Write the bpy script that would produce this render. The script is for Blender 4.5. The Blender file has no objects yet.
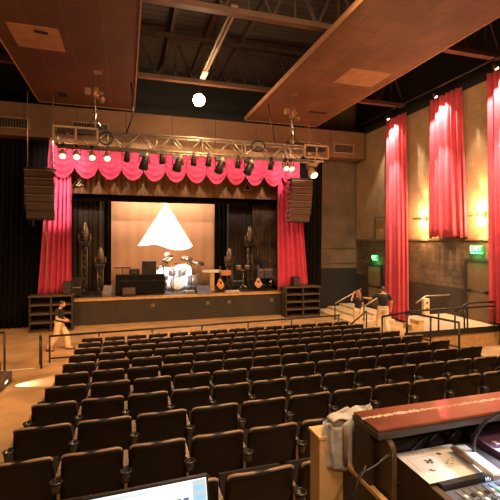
import bpy, bmesh, math, random
from mathutils import Vector, Matrix
random.seed(7)
PI = math.pi
SC = bpy.context.scene
COL = SC.collection

# ------------------------------------------------------------------ camera
FPX, YAW, V0, EYE = 405.0, 0.297, 241.0, 3.4
cam_d = bpy.data.cameras.new('camera')
cam_d.sensor_width = 36.0
cam_d.lens = FPX / 500.0 * 36.0
cam_d.shift_y = -(250.0 - V0) / 500.0
cam_d.clip_start = 0.05
cam_d.clip_end = 200
cam = bpy.data.objects.new('camera', cam_d)
COL.objects.link(cam)
cam.location = (0, 0, EYE)
cam.rotation_euler = (PI / 2, 0, -YAW)
SC.camera = cam
SC.view_settings.view_transform = 'Standard'
SC.view_settings.look = 'None'
SC.view_settings.gamma = 1.0
SC.view_settings.use_curve_mapping = False
SC.view_settings.exposure = 0.0
try:
    SC.cycles.use_denoising = True
    SC.cycles.max_bounces = 6
    SC.cycles.diffuse_bounces = 4
    SC.cycles.sample_clamp_indirect = 4.0
except Exception:
    pass

# ------------------------------------------------------------------ world
W = bpy.data.worlds.new('dark_hall')
SC.world = W
W.use_nodes = True
W.node_tree.nodes['Background'].inputs['Color'].default_value = (1.0, 0.62, 0.36, 1)
W.node_tree.nodes['Background'].inputs['Strength'].default_value = 0.02

# ------------------------------------------------------------------ light helpers (light energy in watts)
def look(o, tgt):
    d = Vector(tgt) - Vector(o.location)
    o.rotation_euler = d.to_track_quat('-Z', 'Y').to_euler()
def spot(name, loc, tgt, watts, ang, col=(1, .72, .42), blend=.5, r=.08):
    l = bpy.data.lights.new(name, 'SPOT'); l.energy = watts; l.spot_size = math.radians(ang)
    l.spot_blend = blend; l.color = col; l.shadow_soft_size = r
    o = bpy.data.objects.new(name, l); COL.objects.link(o); o.location = loc; look(o, tgt); return o
def point(name, loc, watts, col=(1, .72, .42), r=.08):
    l = bpy.data.lights.new(name, 'POINT'); l.energy = watts; l.color = col; l.shadow_soft_size = r
    o = bpy.data.objects.new(name, l); COL.objects.link(o); o.location = loc; return o
def area(name, loc, tgt, watts, sx, sy, col=(1, .72, .42)):
    l = bpy.data.lights.new(name, 'AREA'); l.energy = watts; l.color = col; l.shape = 'RECTANGLE'; l.size = sx; l.size_y = sy
    o = bpy.data.objects.new(name, l); COL.objects.link(o); o.location = loc; look(o, tgt); return o

WARM = (1.0, .66, .36)
AMBER = (1.0, .50, .20)
# house fill: unseen area lights added for ambient; spots light aisles, wall and floor
area('house_fill', (2.7, -1.2, 8.2), (2.7, 9, 0), 520, 7, 1.6, WARM)
area('house_fill', (2.7, 4.4, 8.5), (2.7, 9.2, 0), 650, 3.6, 1.0, WARM)
spot('aisle_light', (-4.6, 6.0, 8.6), (-3.0, 11.5, 0), 3800, 66, AMBER, .7, .25)
spot('aisle_light', (9.6, 4.0, 8.6), (9.6, 11.5, .5), 2600, 60, WARM, .7, .25)
spot('wall_light', (4.2, 7.0, 8.5), (11.2, 13.5, 5.0), 800, 75, WARM, .9, .25)
spot('front_floor_light', (2.5, 9.0, 8.6), (2.5, 15.4, 0), 3600, 78, AMBER, .8, .25)
# stage wash
area('screen_batten', (1.9, 20.3, 6.3), (1.9, 21.6, 2.6), 150, 4.6, .15, (1.0, .78, .58))
area('stage_batten', (2.2, 18.75, 6.6), (2.2, 20.0, 1.2), 30, 8.0, .2, WARM)
spot('booth_fill', (.1, -.6, 3.9), (1.05, 1.6, 2.45), 75, 46, WARM, .6, .05)  # added unseen spot that brightens the booth post
spot('projector_beam', (2.6, 1.2, 6.6), (2.55, 20.0, 1.75), 9000, 4.4, (.80, .90, 1.0), .4, .05)

# ------------------------------------------------------------------ materials
MATS = {}
def mat(name, col, rough=.6, metal=0.0, var=.18, scale=6.0, bump=0.0, bscale=60.0, emit=None, estr=0.0, spec=.5, coat=0.0, sheen=0.0):
    if name in MATS: return MATS[name]
    m = bpy.data.materials.new(name); m.use_nodes = True
    nt = m.node_tree; b = nt.nodes['Principled BSDF']
    b.inputs['Roughness'].default_value = rough
    b.inputs['Metallic'].default_value = metal
    b.inputs['Specular IOR Level'].default_value = spec
    if coat: b.inputs['Coat Weight'].default_value = coat
    if sheen: b.inputs['Sheen Weight'].default_value = sheen
    tc = nt.nodes.new('ShaderNodeTexCoord')
    if var > 0:
        n = nt.nodes.new('ShaderNodeTexNoise'); n.inputs['Scale'].default_value = scale; n.inputs['Detail'].default_value = 5
        r = nt.nodes.new('ShaderNodeValToRGB')
        r.color_ramp.elements[0].position = .3; r.color_ramp.elements[1].position = .7
        r.color_ramp.elements[0].color = tuple(max(0, c * (1 - var)) for c in col) + (1,)
        r.color_ramp.elements[1].color = tuple(min(1, c * (1 + var)) for c in col) + (1,)
        nt.links.new(tc.outputs['Object'], n.inputs['Vector']); nt.links.new(n.outputs['Fac'], r.inputs['Fac'])
        nt.links.new(r.outputs['Color'], b.inputs['Base Color'])
    else:
        b.inputs['Base Color'].default_value = tuple(col) + (1,)
    if bump > 0:
        n2 = nt.nodes.new('ShaderNodeTexNoise'); n2.inputs['Scale'].default_value = bscale; n2.inputs['Detail'].default_value = 4
        bp = nt.nodes.new('ShaderNodeBump'); bp.inputs['Strength'].default_value = bump; bp.inputs['Distance'].default_value = .02
        nt.links.new(tc.outputs['Object'], n2.inputs['Vector']); nt.links.new(n2.outputs['Fac'], bp.inputs['Height'])
        nt.links.new(bp.outputs['Normal'], b.inputs['Normal'])
    if emit:
        b.inputs['Emission Color'].default_value = tuple(emit) + (1,)
        b.inputs['Emission Strength'].default_value = estr
    MATS[name] = m
    return m

def brickmat(name, c1, c2, mortar, axes, bw, bh, msize=.012, rough=.85, bump=.5, offset=.5, stain=0.35, sscale=.6, squash=1.0):
    """tiled / block surface laid out in object space; axes = (u axis, v axis)"""
    m = bpy.data.materials.new(name); m.use_nodes = True
    nt = m.node_tree; b = nt.nodes['Principled BSDF']; b.inputs['Roughness'].default_value = rough
    tc = nt.nodes.new('ShaderNodeTexCoord'); sp = nt.nodes.new('ShaderNodeSeparateXYZ'); cb = nt.nodes.new('ShaderNodeCombineXYZ')
    nt.links.new(tc.outputs['Object'], sp.inputs[0])
    nt.links.new(sp.outputs['XYZ'.index(axes[0])], cb.inputs[0]); nt.links.new(sp.outputs['XYZ'.index(axes[1])], cb.inputs[1])
    br = nt.nodes.new('ShaderNodeTexBrick')
    br.inputs['Color1'].default_value = c1 + (1,); br.inputs['Color2'].default_value = c2 + (1,); br.inputs['Mortar'].default_value = mortar + (1,)
    br.inputs['Scale'].default_value = 1.0; br.inputs['Brick Width'].default_value = bw; br.inputs['Row Height'].default_value = bh
    br.inputs['Mortar Size'].default_value = msize; br.offset = offset
    nt.links.new(cb.outputs[0], br.inputs['Vector'])
    n = nt.nodes.new('ShaderNodeTexNoise'); n.inputs['Scale'].default_value = sscale; n.inputs['Detail'].default_value = 7; n.inputs['Roughness'].default_value = .65
    nt.links.new(tc.outputs['Object'], n.inputs['Vector'])
    rp = nt.nodes.new('ShaderNodeValToRGB'); rp.color_ramp.elements[0].position = .32; rp.color_ramp.elements[1].position = .68
    rp.color_ramp.elements[0].color = (1 - stain,) * 3 + (1,); rp.color_ramp.elements[1].color = (1 + stain * .6,) * 3 + (1,)
    nt.links.new(n.outputs['Fac'], rp.inputs['Fac'])
    mx = nt.nodes.new('ShaderNodeMix'); mx.data_type = 'RGBA'; mx.blend_type = 'MULTIPLY'; mx.inputs[0].default_value = 1
    nt.links.new(br.outputs['Color'], mx.inputs[6]); nt.links.new(rp.outputs['Color'], mx.inputs[7])
    nt.links.new(mx.outputs[2], b.inputs['Base Color'])
    n3 = nt.nodes.new('ShaderNodeTexNoise'); n3.inputs['Scale'].default_value = 9; n3.inputs['Detail'].default_value = 5
    nt.links.new(tc.outputs['Object'], n3.inputs['Vector'])
    ad = nt.nodes.new('ShaderNodeMath'); ad.operation = 'MULTIPLY_ADD'; ad.inputs[1].default_value = -.6
    nt.links.new(br.outputs['Fac'], ad.inputs[0]); nt.links.new(n3.outputs['Fac'], ad.inputs[2])
    bp = nt.nodes.new('ShaderNodeBump'); bp.inputs['Strength'].default_value = bump; bp.inputs['Distance'].default_value = .03
    nt.links.new(ad.outputs[0], bp.inputs['Height']); nt.links.new(bp.outputs['Normal'], b.inputs['Normal'])
    MATS[name] = m
    return m

# ------------------------------------------------------------------ mesh builder
class MB:
    def __init__(self): self.v = []; self.f = []; self.mi = []; self.sm = []
    def add(self, vs, fs, mi=0, sm=False):
        o = len(self.v); self.v += [tuple(p) for p in vs]
        for f in fs: self.f.append([i + o for i in f]); self.mi.append(mi); self.sm.append(sm)
        return self
    def bx(self, x0, x1, y0, y1, z0, z1, mi=0):
        vs = [(x0,y0,z0),(x1,y0,z0),(x1,y1,z0),(x0,y1,z0),(x0,y0,z1),(x1,y0,z1),(x1,y1,z1),(x0,y1,z1)]
        return self.add(vs, [(0,3,2,1),(4,5,6,7),(0,1,5,4),(1,2,6,5),(2,3,7,6),(3,0,4,7)], mi)
    def box(self, c, size, rot=None, mi=0):
        sx, sy, sz = [s / 2 for s in size]; c = Vector(c)
        R = rot if rot is not None else Matrix.Identity(3)
        vs = [c + R @ Vector(p) for p in [(-sx,-sy,-sz),(sx,-sy,-sz),(sx,sy,-sz),(-sx,sy,-sz),(-sx,-sy,sz),(sx,-sy,sz),(sx,sy,sz),(-sx,sy,sz)]]
        return self.add(vs, [(0,3,2,1),(4,5,6,7),(0,1,5,4),(1,2,6,5),(2,3,7,6),(3,0,4,7)], mi)
    def bar(self, p0, p1, w, h, mi=0):
        p0, p1 = Vector(p0), Vector(p1); d = p1 - p0
        R = d.to_track_quat('X', 'Z').to_matrix()
        return self.box((p0 + p1) / 2, (d.length, w, h), R, mi)
    def tube(self, pts, r, n=8, mi=0, closed=False):
        pts = [Vector(p) for p in pts]; k = len(pts)
        rs = r if isinstance(r, (list, tuple)) else [r] * k
        vs = []; up = None
        for i, p in enumerate(pts):
            a = pts[(i - 1) % k] if (closed or i > 0) else p
            b = pts[(i + 1) % k] if (closed or i < k - 1) else p
            t = (b - a).normalized() if (b - a).length > 1e-9 else Vector((0, 0, 1))
            if up is None:
                up = Vector((0, 0, 1)) if abs(t.z) < .9 else Vector((1, 0, 0))
            x = up.cross(t)
            if x.length < 1e-6: x = Vector((1, 0, 0)).cross(t)
            x.normalize(); y = t.cross(x); up = y if False else up
            for j in range(n):
                an = 2 * PI * j / n
                vs.append(p + (x * math.cos(an) + y * math.sin(an)) * rs[i])
        fs = []
        m = k if closed else k - 1
        for i in range(m):
            for j in range(n):
                a = i * n + j; b = i * n + (j + 1) % n; c2 = ((i + 1) % k) * n + (j + 1) % n; d = ((i + 1) % k) * n + j
                fs.append((a, b, c2, d))
        self.add(vs, fs, mi, True)
        if not closed:
            o = len(self.v) - len(vs)
            self.f.append([o + j for j in range(n)][::-1]); self.mi.append(mi); self.sm.append(False)
            self.f.append([o + (k - 1) * n + j for j in range(n)]); self.mi.append(mi); self.sm.append(False)
        return self
    def cyl(self, c, r, h, axis='Z', n=20, mi=0, r2=None):
        c = Vector(c); a = {'X': Vector((1,0,0)), 'Y': Vector((0,1,0)), 'Z': Vector((0,0,1))}[axis] if isinstance(axis, str) else Vector(axis).normalized()
        return self.tube([c - a * h / 2, c + a * h / 2], [r, r if r2 is None else r2], n, mi)
    def lathe(self, c, prof, axis='Z', n=20, mi=0):
        c = Vector(c); a = Vector((0,0,1)) if axis == 'Z' else Vector(axis).normalized()
        Q = a.to_track_quat('Z', 'Y').to_matrix()
        vs = []
        for r, z in prof:
            for j in range(n):
                an = 2 * PI * j / n
                vs.append(c + Q @ Vector((r * math.cos(an), r * math.sin(an), z)))
        fs = []
        for i in range(len(prof) - 1):
            for j in range(n):
                fs.append((i*n+j, i*n+(j+1)%n, (i+1)*n+(j+1)%n, (i+1)*n+j))
        self.add(vs, fs, mi, True)
        o = len(self.v) - len(vs)
        if prof[0][0] > 1e-4: self.f.append([o + j for j in range(n)][::-1]); self.mi.append(mi); self.sm.append(False)
        if prof[-1][0] > 1e-4: self.f.append([o + (len(prof)-1)*n + j for j in range(n)]); self.mi.append(mi); self.sm.append(False)
        return self
    def ell(self, c, rad, n=16, m=10, mi=0, rot=None):
        c = Vector(c); R = rot if rot is not None else Matrix.Identity(3)
        vs = [c + R @ Vector((0, 0, -rad[2]))]
        for i in range(1, m):
            ph = -PI/2 + PI * i / m
            for j in range(n):
                an = 2*PI*j/n
                vs.append(c + R @ Vector((rad[0]*math.cos(ph)*math.cos(an), rad[1]*math.cos(ph)*math.sin(an), rad[2]*math.sin(ph))))
        vs.append(c + R @ Vector((0, 0, rad[2])))
        fs = [(0, 1 + (j+1) % n, 1 + j) for j in range(n)]
        for i in range(m - 2):
            for j in range(n):
                a = 1 + i*n
                fs.append((a+j, a+(j+1)%n, a+n+(j+1)%n, a+n+j))
        e = len(vs) - 1; a = 1 + (m-2)*n
        fs += [(a+j, a+(j+1)%n, e) for j in range(n)]
        return self.add(vs, fs, mi, True)
    def prism(self, poly, d, axis='Y', o=0.0, mi=0):
        """poly of 2-D points extruded along axis from o to o+d"""
        n = len(poly)
        def P(p, t):
            if axis == 'Y': return (p[0], t, p[1])
            if axis == 'X': return (t, p[0], p[1])
            return (p[0], p[1], t)
        vs = [P(p, o) for p in poly] + [P(p, o + d) for p in poly]
        fs = [list(range(n))[::-1], list(range(n, 2*n))] + [(i, (i+1)%n, n+(i+1)%n, n+i) for i in range(n)]
        return self.add(vs, fs, mi)
    def sheet(self, fn, nu, nv, mi=0):
        vs = [fn(i/nu, j/nv) for j in range(nv+1) for i in range(nu+1)]
        fs = [(j*(nu+1)+i, j*(nu+1)+i+1, (j+1)*(nu+1)+i+1, (j+1)*(nu+1)+i) for j in range(nv) for i in range(nu)]
        return self.add(vs, fs, mi, True)
    def mesh(self, name, mats):
        me = bpy.data.meshes.new(name); me.from_pydata(self.v, [], self.f)
        for m in (mats if isinstance(mats, (list, tuple)) else [mats]): me.materials.append(m)
        me.polygons.foreach_set('material_index', self.mi); me.polygons.foreach_set('use_smooth', self.sm)
        me.update()
        bm = bmesh.new(); bm.from_mesh(me); bmesh.ops.recalc_face_normals(bm, faces=bm.faces); bm.to_mesh(me); bm.free()
        return me

def ob(name, mb, m, parent=None, loc=(0,0,0), bevel=0.0, solid=0.0):
    me = mb.mesh(name, m) if isinstance(mb, MB) else mb
    o = bpy.data.objects.new(name, me); COL.objects.link(o); o.location = loc
    if parent is not None: o.parent = parent
    if solid:
        s = o.modifiers.new('thick', 'SOLIDIFY'); s.thickness = solid; s.offset = 0
    if bevel:
        b = o.modifiers.new('bevel', 'BEVEL'); b.width = bevel; b.segments = 2; b.limit_method = 'ANGLE'; b.angle_limit = .7
    return o
def tag(o, label, cat, group=None, kind=None):
    o['label'] = label; o['category'] = cat
    if group: o['group'] = group
    if kind: o['kind'] = kind
    return o
def thing(name, label, cat, loc=(0,0,0), rz=0, group=None):
    o = bpy.data.objects.new(name, None); COL.objects.link(o); o.location = loc; o.rotation_euler = (0,0,rz)
    o.empty_display_size = .1
    return tag(o, label, cat, group)
def struct(name, mb, m, label=None, cat=None, parent=None, bevel=0):
    o = ob(name, mb, m, parent, bevel=bevel)
    if parent is None:
        o['kind'] = 'structure'
        o['label'] = label or name.replace('_', ' '); o['category'] = cat or name.split('_')[0]
    return o
def dup(root, loc, label, group=None, rz=None):
    r = root.copy(); COL.objects.link(r); r.location = loc; r['label'] = label
    if group: r['group'] = group
    if rz is not None: r.rotation_euler = (0,0,rz)
    for ch in list(root.children):
        c = ch.copy(); COL.objects.link(c); c.parent = r
        for g in ch.children:
            d = g.copy(); COL.objects.link(d); d.parent = c
    return r
def text_part(name, body, size, m, parent, loc, rot, ext=.002):
    cu = bpy.data.curves.new(name, 'FONT'); cu.body = body; cu.size = size; cu.extrude = ext
    cu.align_x = 'CENTER'; cu.align_y = 'CENTER'; cu.materials.append(m)
    o = bpy.data.objects.new(name, cu); COL.objects.link(o); dg = bpy.context.evaluated_depsgraph_get(); me = bpy.data.meshes.new_from_object(o.evaluated_get(dg)); bpy.data.objects.remove(o)
    o = bpy.data.objects.new(name, me); COL.objects.link(o); o.parent = parent; o.location = loc; o.rotation_euler = rot
    return o
ORD = ['first','second','third','fourth','fifth','sixth','seventh','eighth','ninth','tenth','eleventh','twelfth','thirteenth','fourteenth','fifteenth','sixteenth','seventeenth','eighteenth']

# photograph pixel -> world point on a known plane (used only to read positions off the photograph)
CY, SY = math.cos(YAW), math.sin(YAW)
def iv(u, v, X=None, Y=None, Z=None):
    t = (u - 250) / FPX; q = (V0 - v) / FPX
    dx, dy, dz = SY + t*CY, CY - t*SY, q
    k = X/dx if X is not None else (Y/dy if Y is not None else (Z - EYE)/dz)
    return Vector((k*dx, k*dy, EYE + k*dz))
def pj(X, Y, Z):
    d = X*SY + Y*CY
    return 250 + FPX*(X*CY - Y*SY)/d, V0 + FPX*(EYE - Z)/d

# ------------------------------------------------------------------ palette
M_FLOOR = mat('floor_concrete', (.46, .295, .145), .42, var=.28, scale=1.3, bump=.05, bscale=20)
M_BLACK = mat('black_paint', (.006, .005, .0045), .8)
M_BLACKCLOTH = mat('black_drape_cloth', (.0065, .005, .004), .95, spec=.1)
M_RED = mat('red_velvet', (.55, .050, .105), .75, var=.12, scale=3, sheen=.1, spec=.2)
M_DRAPE = mat('red_wall_drape', (.53, .060, .078), .8, var=.12, scale=3, sheen=.1, spec=.2)
M_STAGEWOOD = mat('stage_edge_wood', (.50, .29, .12), .5, var=.2)
M_FASCIA = mat('stage_fascia', (.030, .021, .013), .7, var=.25, scale=2)
M_STEEL = mat('galvanised_steel', (.50, .44, .36), .38, .75, var=.15)
M_DARKSTEEL = mat('dark_steel', (.025, .02, .017), .45, .5)
M_RAIL = mat('black_rail_paint', (.02, .017, .014), .4, .2)
M_ROOF = mat('roof_steel_paint', (.055, .034, .022), .6, .2, var=.3, scale=2)
M_REDSTEEL = mat('roof_chord_paint', (.115, .052, .028), .55, .1, var=.25, scale=2)
M_BULB = mat('bulb_glass', (1, .9, .7), .3, emit=(1, .72, .38), estr=40, var=0)
M_LENS = mat('lamp_lens', (1, .9, .7), .3, emit=(1, .78, .48), estr=14, var=0)
M_BLACKPLASTIC = mat('black_plastic', (.009, .008, .0075), .45)
M_CHROME = mat('chrome', (.75, .70, .62), .18, .95, var=.05)
M_SPK = mat('speaker_cabinet_paint', (.014, .009, .006), .55)
M_GRILLE = mat('speaker_grille', (.085, .048, .022), .5, .35, var=.25, scale=30, bump=.4, bscale=180)
M_WOOD = mat('pale_plywood', (.72, .43, .19), .55, var=.18, scale=5, bump=.08)
M_CARD = mat('sheet_paper', (.86, .80, .77), .6, var=.04)
M_WHITE = mat('white_paint', (.75, .70, .64), .5, var=.05)
M_SKIN = mat('skin', (.62, .34, .21), .5, var=.08)
M_HAIRD = mat('dark_hair', (.06, .028, .014), .6, var=.3, scale=40)
M_HAIRL = mat('auburn_hair', (.36, .15, .05), .5, var=.3, scale=40)
M_SHIRT = mat('black_shirt', (.014, .012, .012), .85, bump=.3, bscale=14)
M_KHAKI = mat('khaki_trousers', (.74, .54, .33), .85, var=.12, bump=.35, bscale=12)
M_SHOE = mat('shoe_leather', (.05, .032, .02), .5)

exec_order = []

# ================================================================== SETTING
SLOPE = .0912
def fz(y): return max(0.0, SLOPE * (11.476 - y))
XL, XR, YB, ZC = -6.6, 11.2, -3.2, 10.9
YP = 18.1          # proscenium wall

m = MB()
prof = [(22.6, 0), (11.476, 0), (2.2, fz(2.2)), (YB, fz(YB))]
for (ya, za), (yb, zb) in zip(prof, prof[1:]):
    m.add([(XL, ya, za), (XR, ya, za), (XR, yb, zb), (XL, yb, zb), (XL, ya, -.3), (XR, ya, -.3), (XR, yb, -.3), (XL, yb, -.3)],
          [(0,1,2,3), (4,7,6,5), (0,3,7,4), (1,5,6,2), (2,6,7,3), (0,4,5,1)])
struct('floor', m, M_FLOOR, 'warm tan concrete floor, level by the stage and raked up under the seats', 'floor')

M_CEIL = brickmat('roof_deck', (.062, .047, .035), (.042, .032, .025), (.02, .014, .01), 'XY', 6.0, .3, .03, .8, .4, .5, .3, .5)
struct('ceiling', MB().bx(XL, XR, YB, 22.6, ZC, ZC + .2), M_CEIL, 'dark roof deck high above the hall', 'ceiling')

M_WALLUP = brickmat('block_wall_tan', (.34, .21, .105), (.325, .20, .098), (.28, .172, .085), 'YZ', .42, .21, .010, .85, .35, .5, .35, .7)
M_WALLLOW = brickmat('block_wall_dark', (.150, .098, .056), (.115, .075, .044), (.075, .05, .03), 'YZ', .42, .21, .010, .8, .6, .5, .55, .8)
M_WALLBASE_SHADE = brickmat('block_wall_base_shade', (.060, .042, .028), (.05, .035, .024), (.035, .025, .018), 'YZ', .42, .21, .010, .7, .5, .5, .3, .8)  # rail and drape shadows painted as a darker bottom band
m = MB()
m.bx(XR, XR+.3, YB, 22.6, 3.46, 8.62, 0); m.bx(XR, XR+.3, YB, 22.6, 1.75, 3.46, 1); m.bx(XR, XR+.3, YB, 22.6, -.3, 1.75, 2); m.bx(XR, XR+.3, YB, 22.6, 8.62, ZC+.2, 3)
struct('wall_right', m, [M_WALLUP, M_WALLLOW, M_WALLBASE_SHADE, M_BLACK], 'tan painted block wall with a dark lower half and black top', 'wall')
struct('wall_left', MB().bx(XL-.3, XL, YB, 22.6, -.3, ZC+.2), mat('left_wall_paint', (.10, .055, .03), .85), 'dark brown left side wall', 'wall')
struct('wall_back', MB().bx(XL-.3, XR+.3, YB-.3, YB, -.3, ZC+.2), mat('rear_wall_paint', (.22, .13, .07), .85), 'brown rear wall behind the mixing booth', 'wall')
struct('wall_front', MB().bx(XL-.3, XR+.3, 22.6, 22.9, -.3, ZC+.2), M_BLACK, 'black wall at the back of the stage', 'wall')
# proscenium wall: right return, left return, top
M_PROS = mat('proscenium_wall_paint', (.105, .068, .040), .85, var=.3, scale=1.2, bump=.2, bscale=8)
struct('wall_stage_right', MB().bx(8.3, XR, YP, YP+.25, 2.05, ZC, 0).bx(8.3, XR, YP, YP+.25, 0, 2.05, 1), [M_PROS, M_BLACK], 'dark wall right of the stage opening', 'wall')
struct('wall_stage_left', MB().bx(XL, -3.6, YP, YP+.25, 0, ZC), M_BLACK, 'dark wall left of the stage opening', 'wall')
struct('wall_stage_top', MB().bx(-3.6, 8.3, YP, YP+1.3, 7.301, ZC), M_BLACK, 'dark wall above the stage opening', 'wall')
# ledge along the top of the dark lower wall
struct('trim_1', MB().bx(XR-.05, XR, 8.0, 18.1, 3.42, 3.50), mat('ledge_paint', (.16, .10, .06), .7), 'narrow ledge along the middle of the right wall', 'trim')

# stage
SX0, SX1, SY0, SZ = -2.25, 6.95, 17.5, 1.05
m = MB(); m.bx(SX0, SX1, SY0, 22.5, 0, SZ - .07, 0)
m.bx(SX0 - .02, SX1 + .02, SY0 - .05, 22.5, SZ - .07, SZ, 1)
st = struct('stage', m, [M_FASCIA, M_STAGEWOOD], 'raised stage with a dark front and a pale wooden edge', 'stage')
m = MB().bx(SX0, SX1, SY0+.5, 22.4, SZ, SZ + .012)
struct('stage_floor', m, mat('stage_floor_paint', (.035, .026, .020), .45), 'black painted stage floor', 'floor')
for x in (1.0, 3.35, 4.3, 6.3):
    tag(ob('stage_outlet', MB().bx(x, x+.16, SY0-.03, SY0+.01, .62, .76), mat('outlet_plate', (.14, .10, .065), .5), bevel=.006),
        f'small plate on the stage front, {ORD[[1.0,3.35,4.3,6.3].index(x)]} from its left end', 'outlet plate', 'plates on the stage front')

# header soffit across the hall above the stage
M_SOFFIT = brickmat('soffit_board', (.175, .085, .036), (.155, .075, .032), (.07, .034, .015), 'XZ', 1.85, 3.0, .018, .7, .25, 0.0, .25, .8)
m = MB().bx(-6.55, 11.15, 17.2, 18.05, 7.38, 8.64)
so = struct('header_soffit', m, M_SOFFIT, 'tan boxed soffit running across the hall over the stage', 'soffit')
def vent(x0, x1, z0, z1, label):
    t = thing('air_vent', label, 'vent', ((x0+x1)/2, 17.2, z0))
    w = (x1-x0)/2; h = z1-z0
    ob('back_plate', MB().bx(-w, w, -.02, -.003, 0, h), M_BLACK, t)
    f = MB(); f.bx(-w-.04, w+.04, -.04, -.003, h, h+.04); f.bx(-w-.04, w+.04, -.04, -.003, -.04, 0); f.bx(-w-.04, -w, -.04, -.003, 0, h); f.bx(w, w+.04, -.04, -.003, 0, h)
    ob('frame', f, mat('vent_frame_paint', (.30, .16, .075), .6), t)
    s = MB(); n = max(3, int(w*2/.09))
    for i in range(n): s.bx(-w + (i+.3)*2*w/n, -w + (i+.6)*2*w/n, -.034, -.02, 0, h)
    ob('louver', s, mat('vent_louver_paint', (.12, .065, .035), .6), t)
vent(-4.85, -3.55, 7.68, 8.02, 'slotted air vent at the left end of the tan soffit')
vent(9.45, 10.45, 7.62, 7.98, 'slotted air vent at the right end of the tan soffit')
vent(6.9, 8.7, 7.62, 7.95, 'slotted air vent in the tan soffit behind the right chain hoist')
vent(-2.0, -.7, 7.8, 8.05, 'slotted air vent in the tan soffit behind the left chain hoist')

# ceiling clouds
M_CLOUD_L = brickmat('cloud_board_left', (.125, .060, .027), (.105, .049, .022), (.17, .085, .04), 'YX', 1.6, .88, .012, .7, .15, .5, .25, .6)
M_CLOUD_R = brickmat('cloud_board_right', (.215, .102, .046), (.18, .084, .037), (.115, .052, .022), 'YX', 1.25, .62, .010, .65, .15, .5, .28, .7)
M_EDGE = mat('cloud_edge_trim', (.36, .18, .08), .5)
M_PATCH = mat('bare_board_patch', (.42, .225, .095), .6, var=.2, scale=2.5)
ZCL = 8.72
def cloud(x0, x1, y0, y1, m_, label):
    t = thing('ceiling_panel', label, 'ceiling panel', ((x0+x1)/2, y1, ZCL))
    w = (x1-x0)/2
    ob('board', MB().bx(-w, w, y0-y1, 0, 0, .10), m_, t)
    e = MB(); e.bx(-w-.04, -w, y0-y1, .03, -.02, .14); e.bx(w, w+.04, y0-y1, .03, -.02, .14); e.bx(-w-.04, w+.04, 0, .04, -.02, .14)
    ob('edge_trim', e, M_EDGE, t)
    return t
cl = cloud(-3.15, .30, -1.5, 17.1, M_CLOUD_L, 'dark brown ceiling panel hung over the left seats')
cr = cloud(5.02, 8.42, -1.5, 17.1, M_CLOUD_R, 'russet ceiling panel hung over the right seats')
def on_cloud(t, pts, name, m_, d=.012):
    P = [iv(u, v, Z=ZCL) for u, v in pts]
    poly = [(p.x - t.location.x, p.y - t.location.y) for p in P]
    return ob(name, MB().prism(poly, d, 'Z', -d), m_, t)
for n, t, pts in (('bare_patch', cl, ((7,25),(58,29),(63,50),(19,46))), ('bare_patch', cr, ((352,68),(381,74),(371,87),(343,79)))):
    x = [iv(u, v, Z=ZCL) for u, v in pts]
    xs = [p.x for p in x]; ys = [p.y for p in x]
    x0, x1 = sorted(xs)[0], sorted(xs)[-1]; y0, y1 = (min(ys)+0, max(ys))
    x0 = max(x0, t.location.x - 1.68); x1 = min(x1, t.location.x + 1.68)
    ob(n, MB().bx(x0 - t.location.x, x1 - t.location.x, y0 - t.location.y, y1 - t.location.y, -.012, 0), M_PATCH, t)
for t, u0, v0, u1, v1 in ((cl, 57, 92, 68, 97), (cr, 310, 111, 326, 114)):
    a, b = iv(u0, v0, Z=ZCL), iv(u1, v1, Z=ZCL)
    x0, x1 = sorted((a.x, b.x)); y0, y1 = sorted((a.y, b.y))
    lx = t.location.x
    x0 = max(x0, lx-1.6); x1 = min(x1, lx+1.6); y1 = min(y1, 17.0)
    ob('access_hole', MB().bx(x0-lx, x1-lx, y0-t.location.y, y1-t.location.y, -.010, 0), M_BLACK, t)
a, b = iv(34, 30, Z=ZCL), iv(48, 33, Z=ZCL)
ob('slot', MB().bar((a.x-cl.location.x, a.y-cl.location.y, -.02), (b.x-cl.location.x, b.y-cl.location.y, -.02), .12, .02), M_BLACK, cl)

# roof trusses
def roof_truss(y, label, x0=-6.55, x1=11.15, zb=9.05, zt=10.5):
    t = thing('roof_truss', label, 'roof truss', (0, y, zb), 0, 'open web trusses across the roof')
    ob('bottom_chord', MB().bx(x0, x1, -.10, .10, -.05, .09), M_REDSTEEL, t)
    ob('top_chord', MB().bx(x0, x1, -.09, .09, zt-zb, zt-zb+.13), M_ROOF, t)
    w = MB(); n = 14; s = (x1-x0)/n
    for i in range(n):
        a = x0 + i*s
        w.bar((a, 0, .03), (a+s/2, 0, zt-zb), .07, .07); w.bar((a+s/2, 0, zt-zb), (a+s, 0, .03), .07, .07)
        w.bar((a+s/2, 0, .03), (a+s/2, 0, zt-zb), .05, .05)
    ob('web', w, M_ROOF, t)
    return t
roof_truss(14.35, 'roof truss with the bare bulb hung from its bottom chord')
roof_truss(9.72, 'roof truss crossing the top of the view, nearest the seats')
roof_truss(17.0 + 1.3, 'roof truss beyond the soffit over the stage', zb=9.05)
for i, x in enumerate((-5.2, -4.0, 1.5, 2.75, 4.05, 9.3, 10.3)):
    tag(ob('roof_purlin', MB().bx(x-.06, x+.06, YB+.1, 22.4, 10.63, 10.86), M_ROOF), f'long dark roof beam running front to back, {ORD[i]} from the left', 'roof beam', 'roof beams under the deck')
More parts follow.
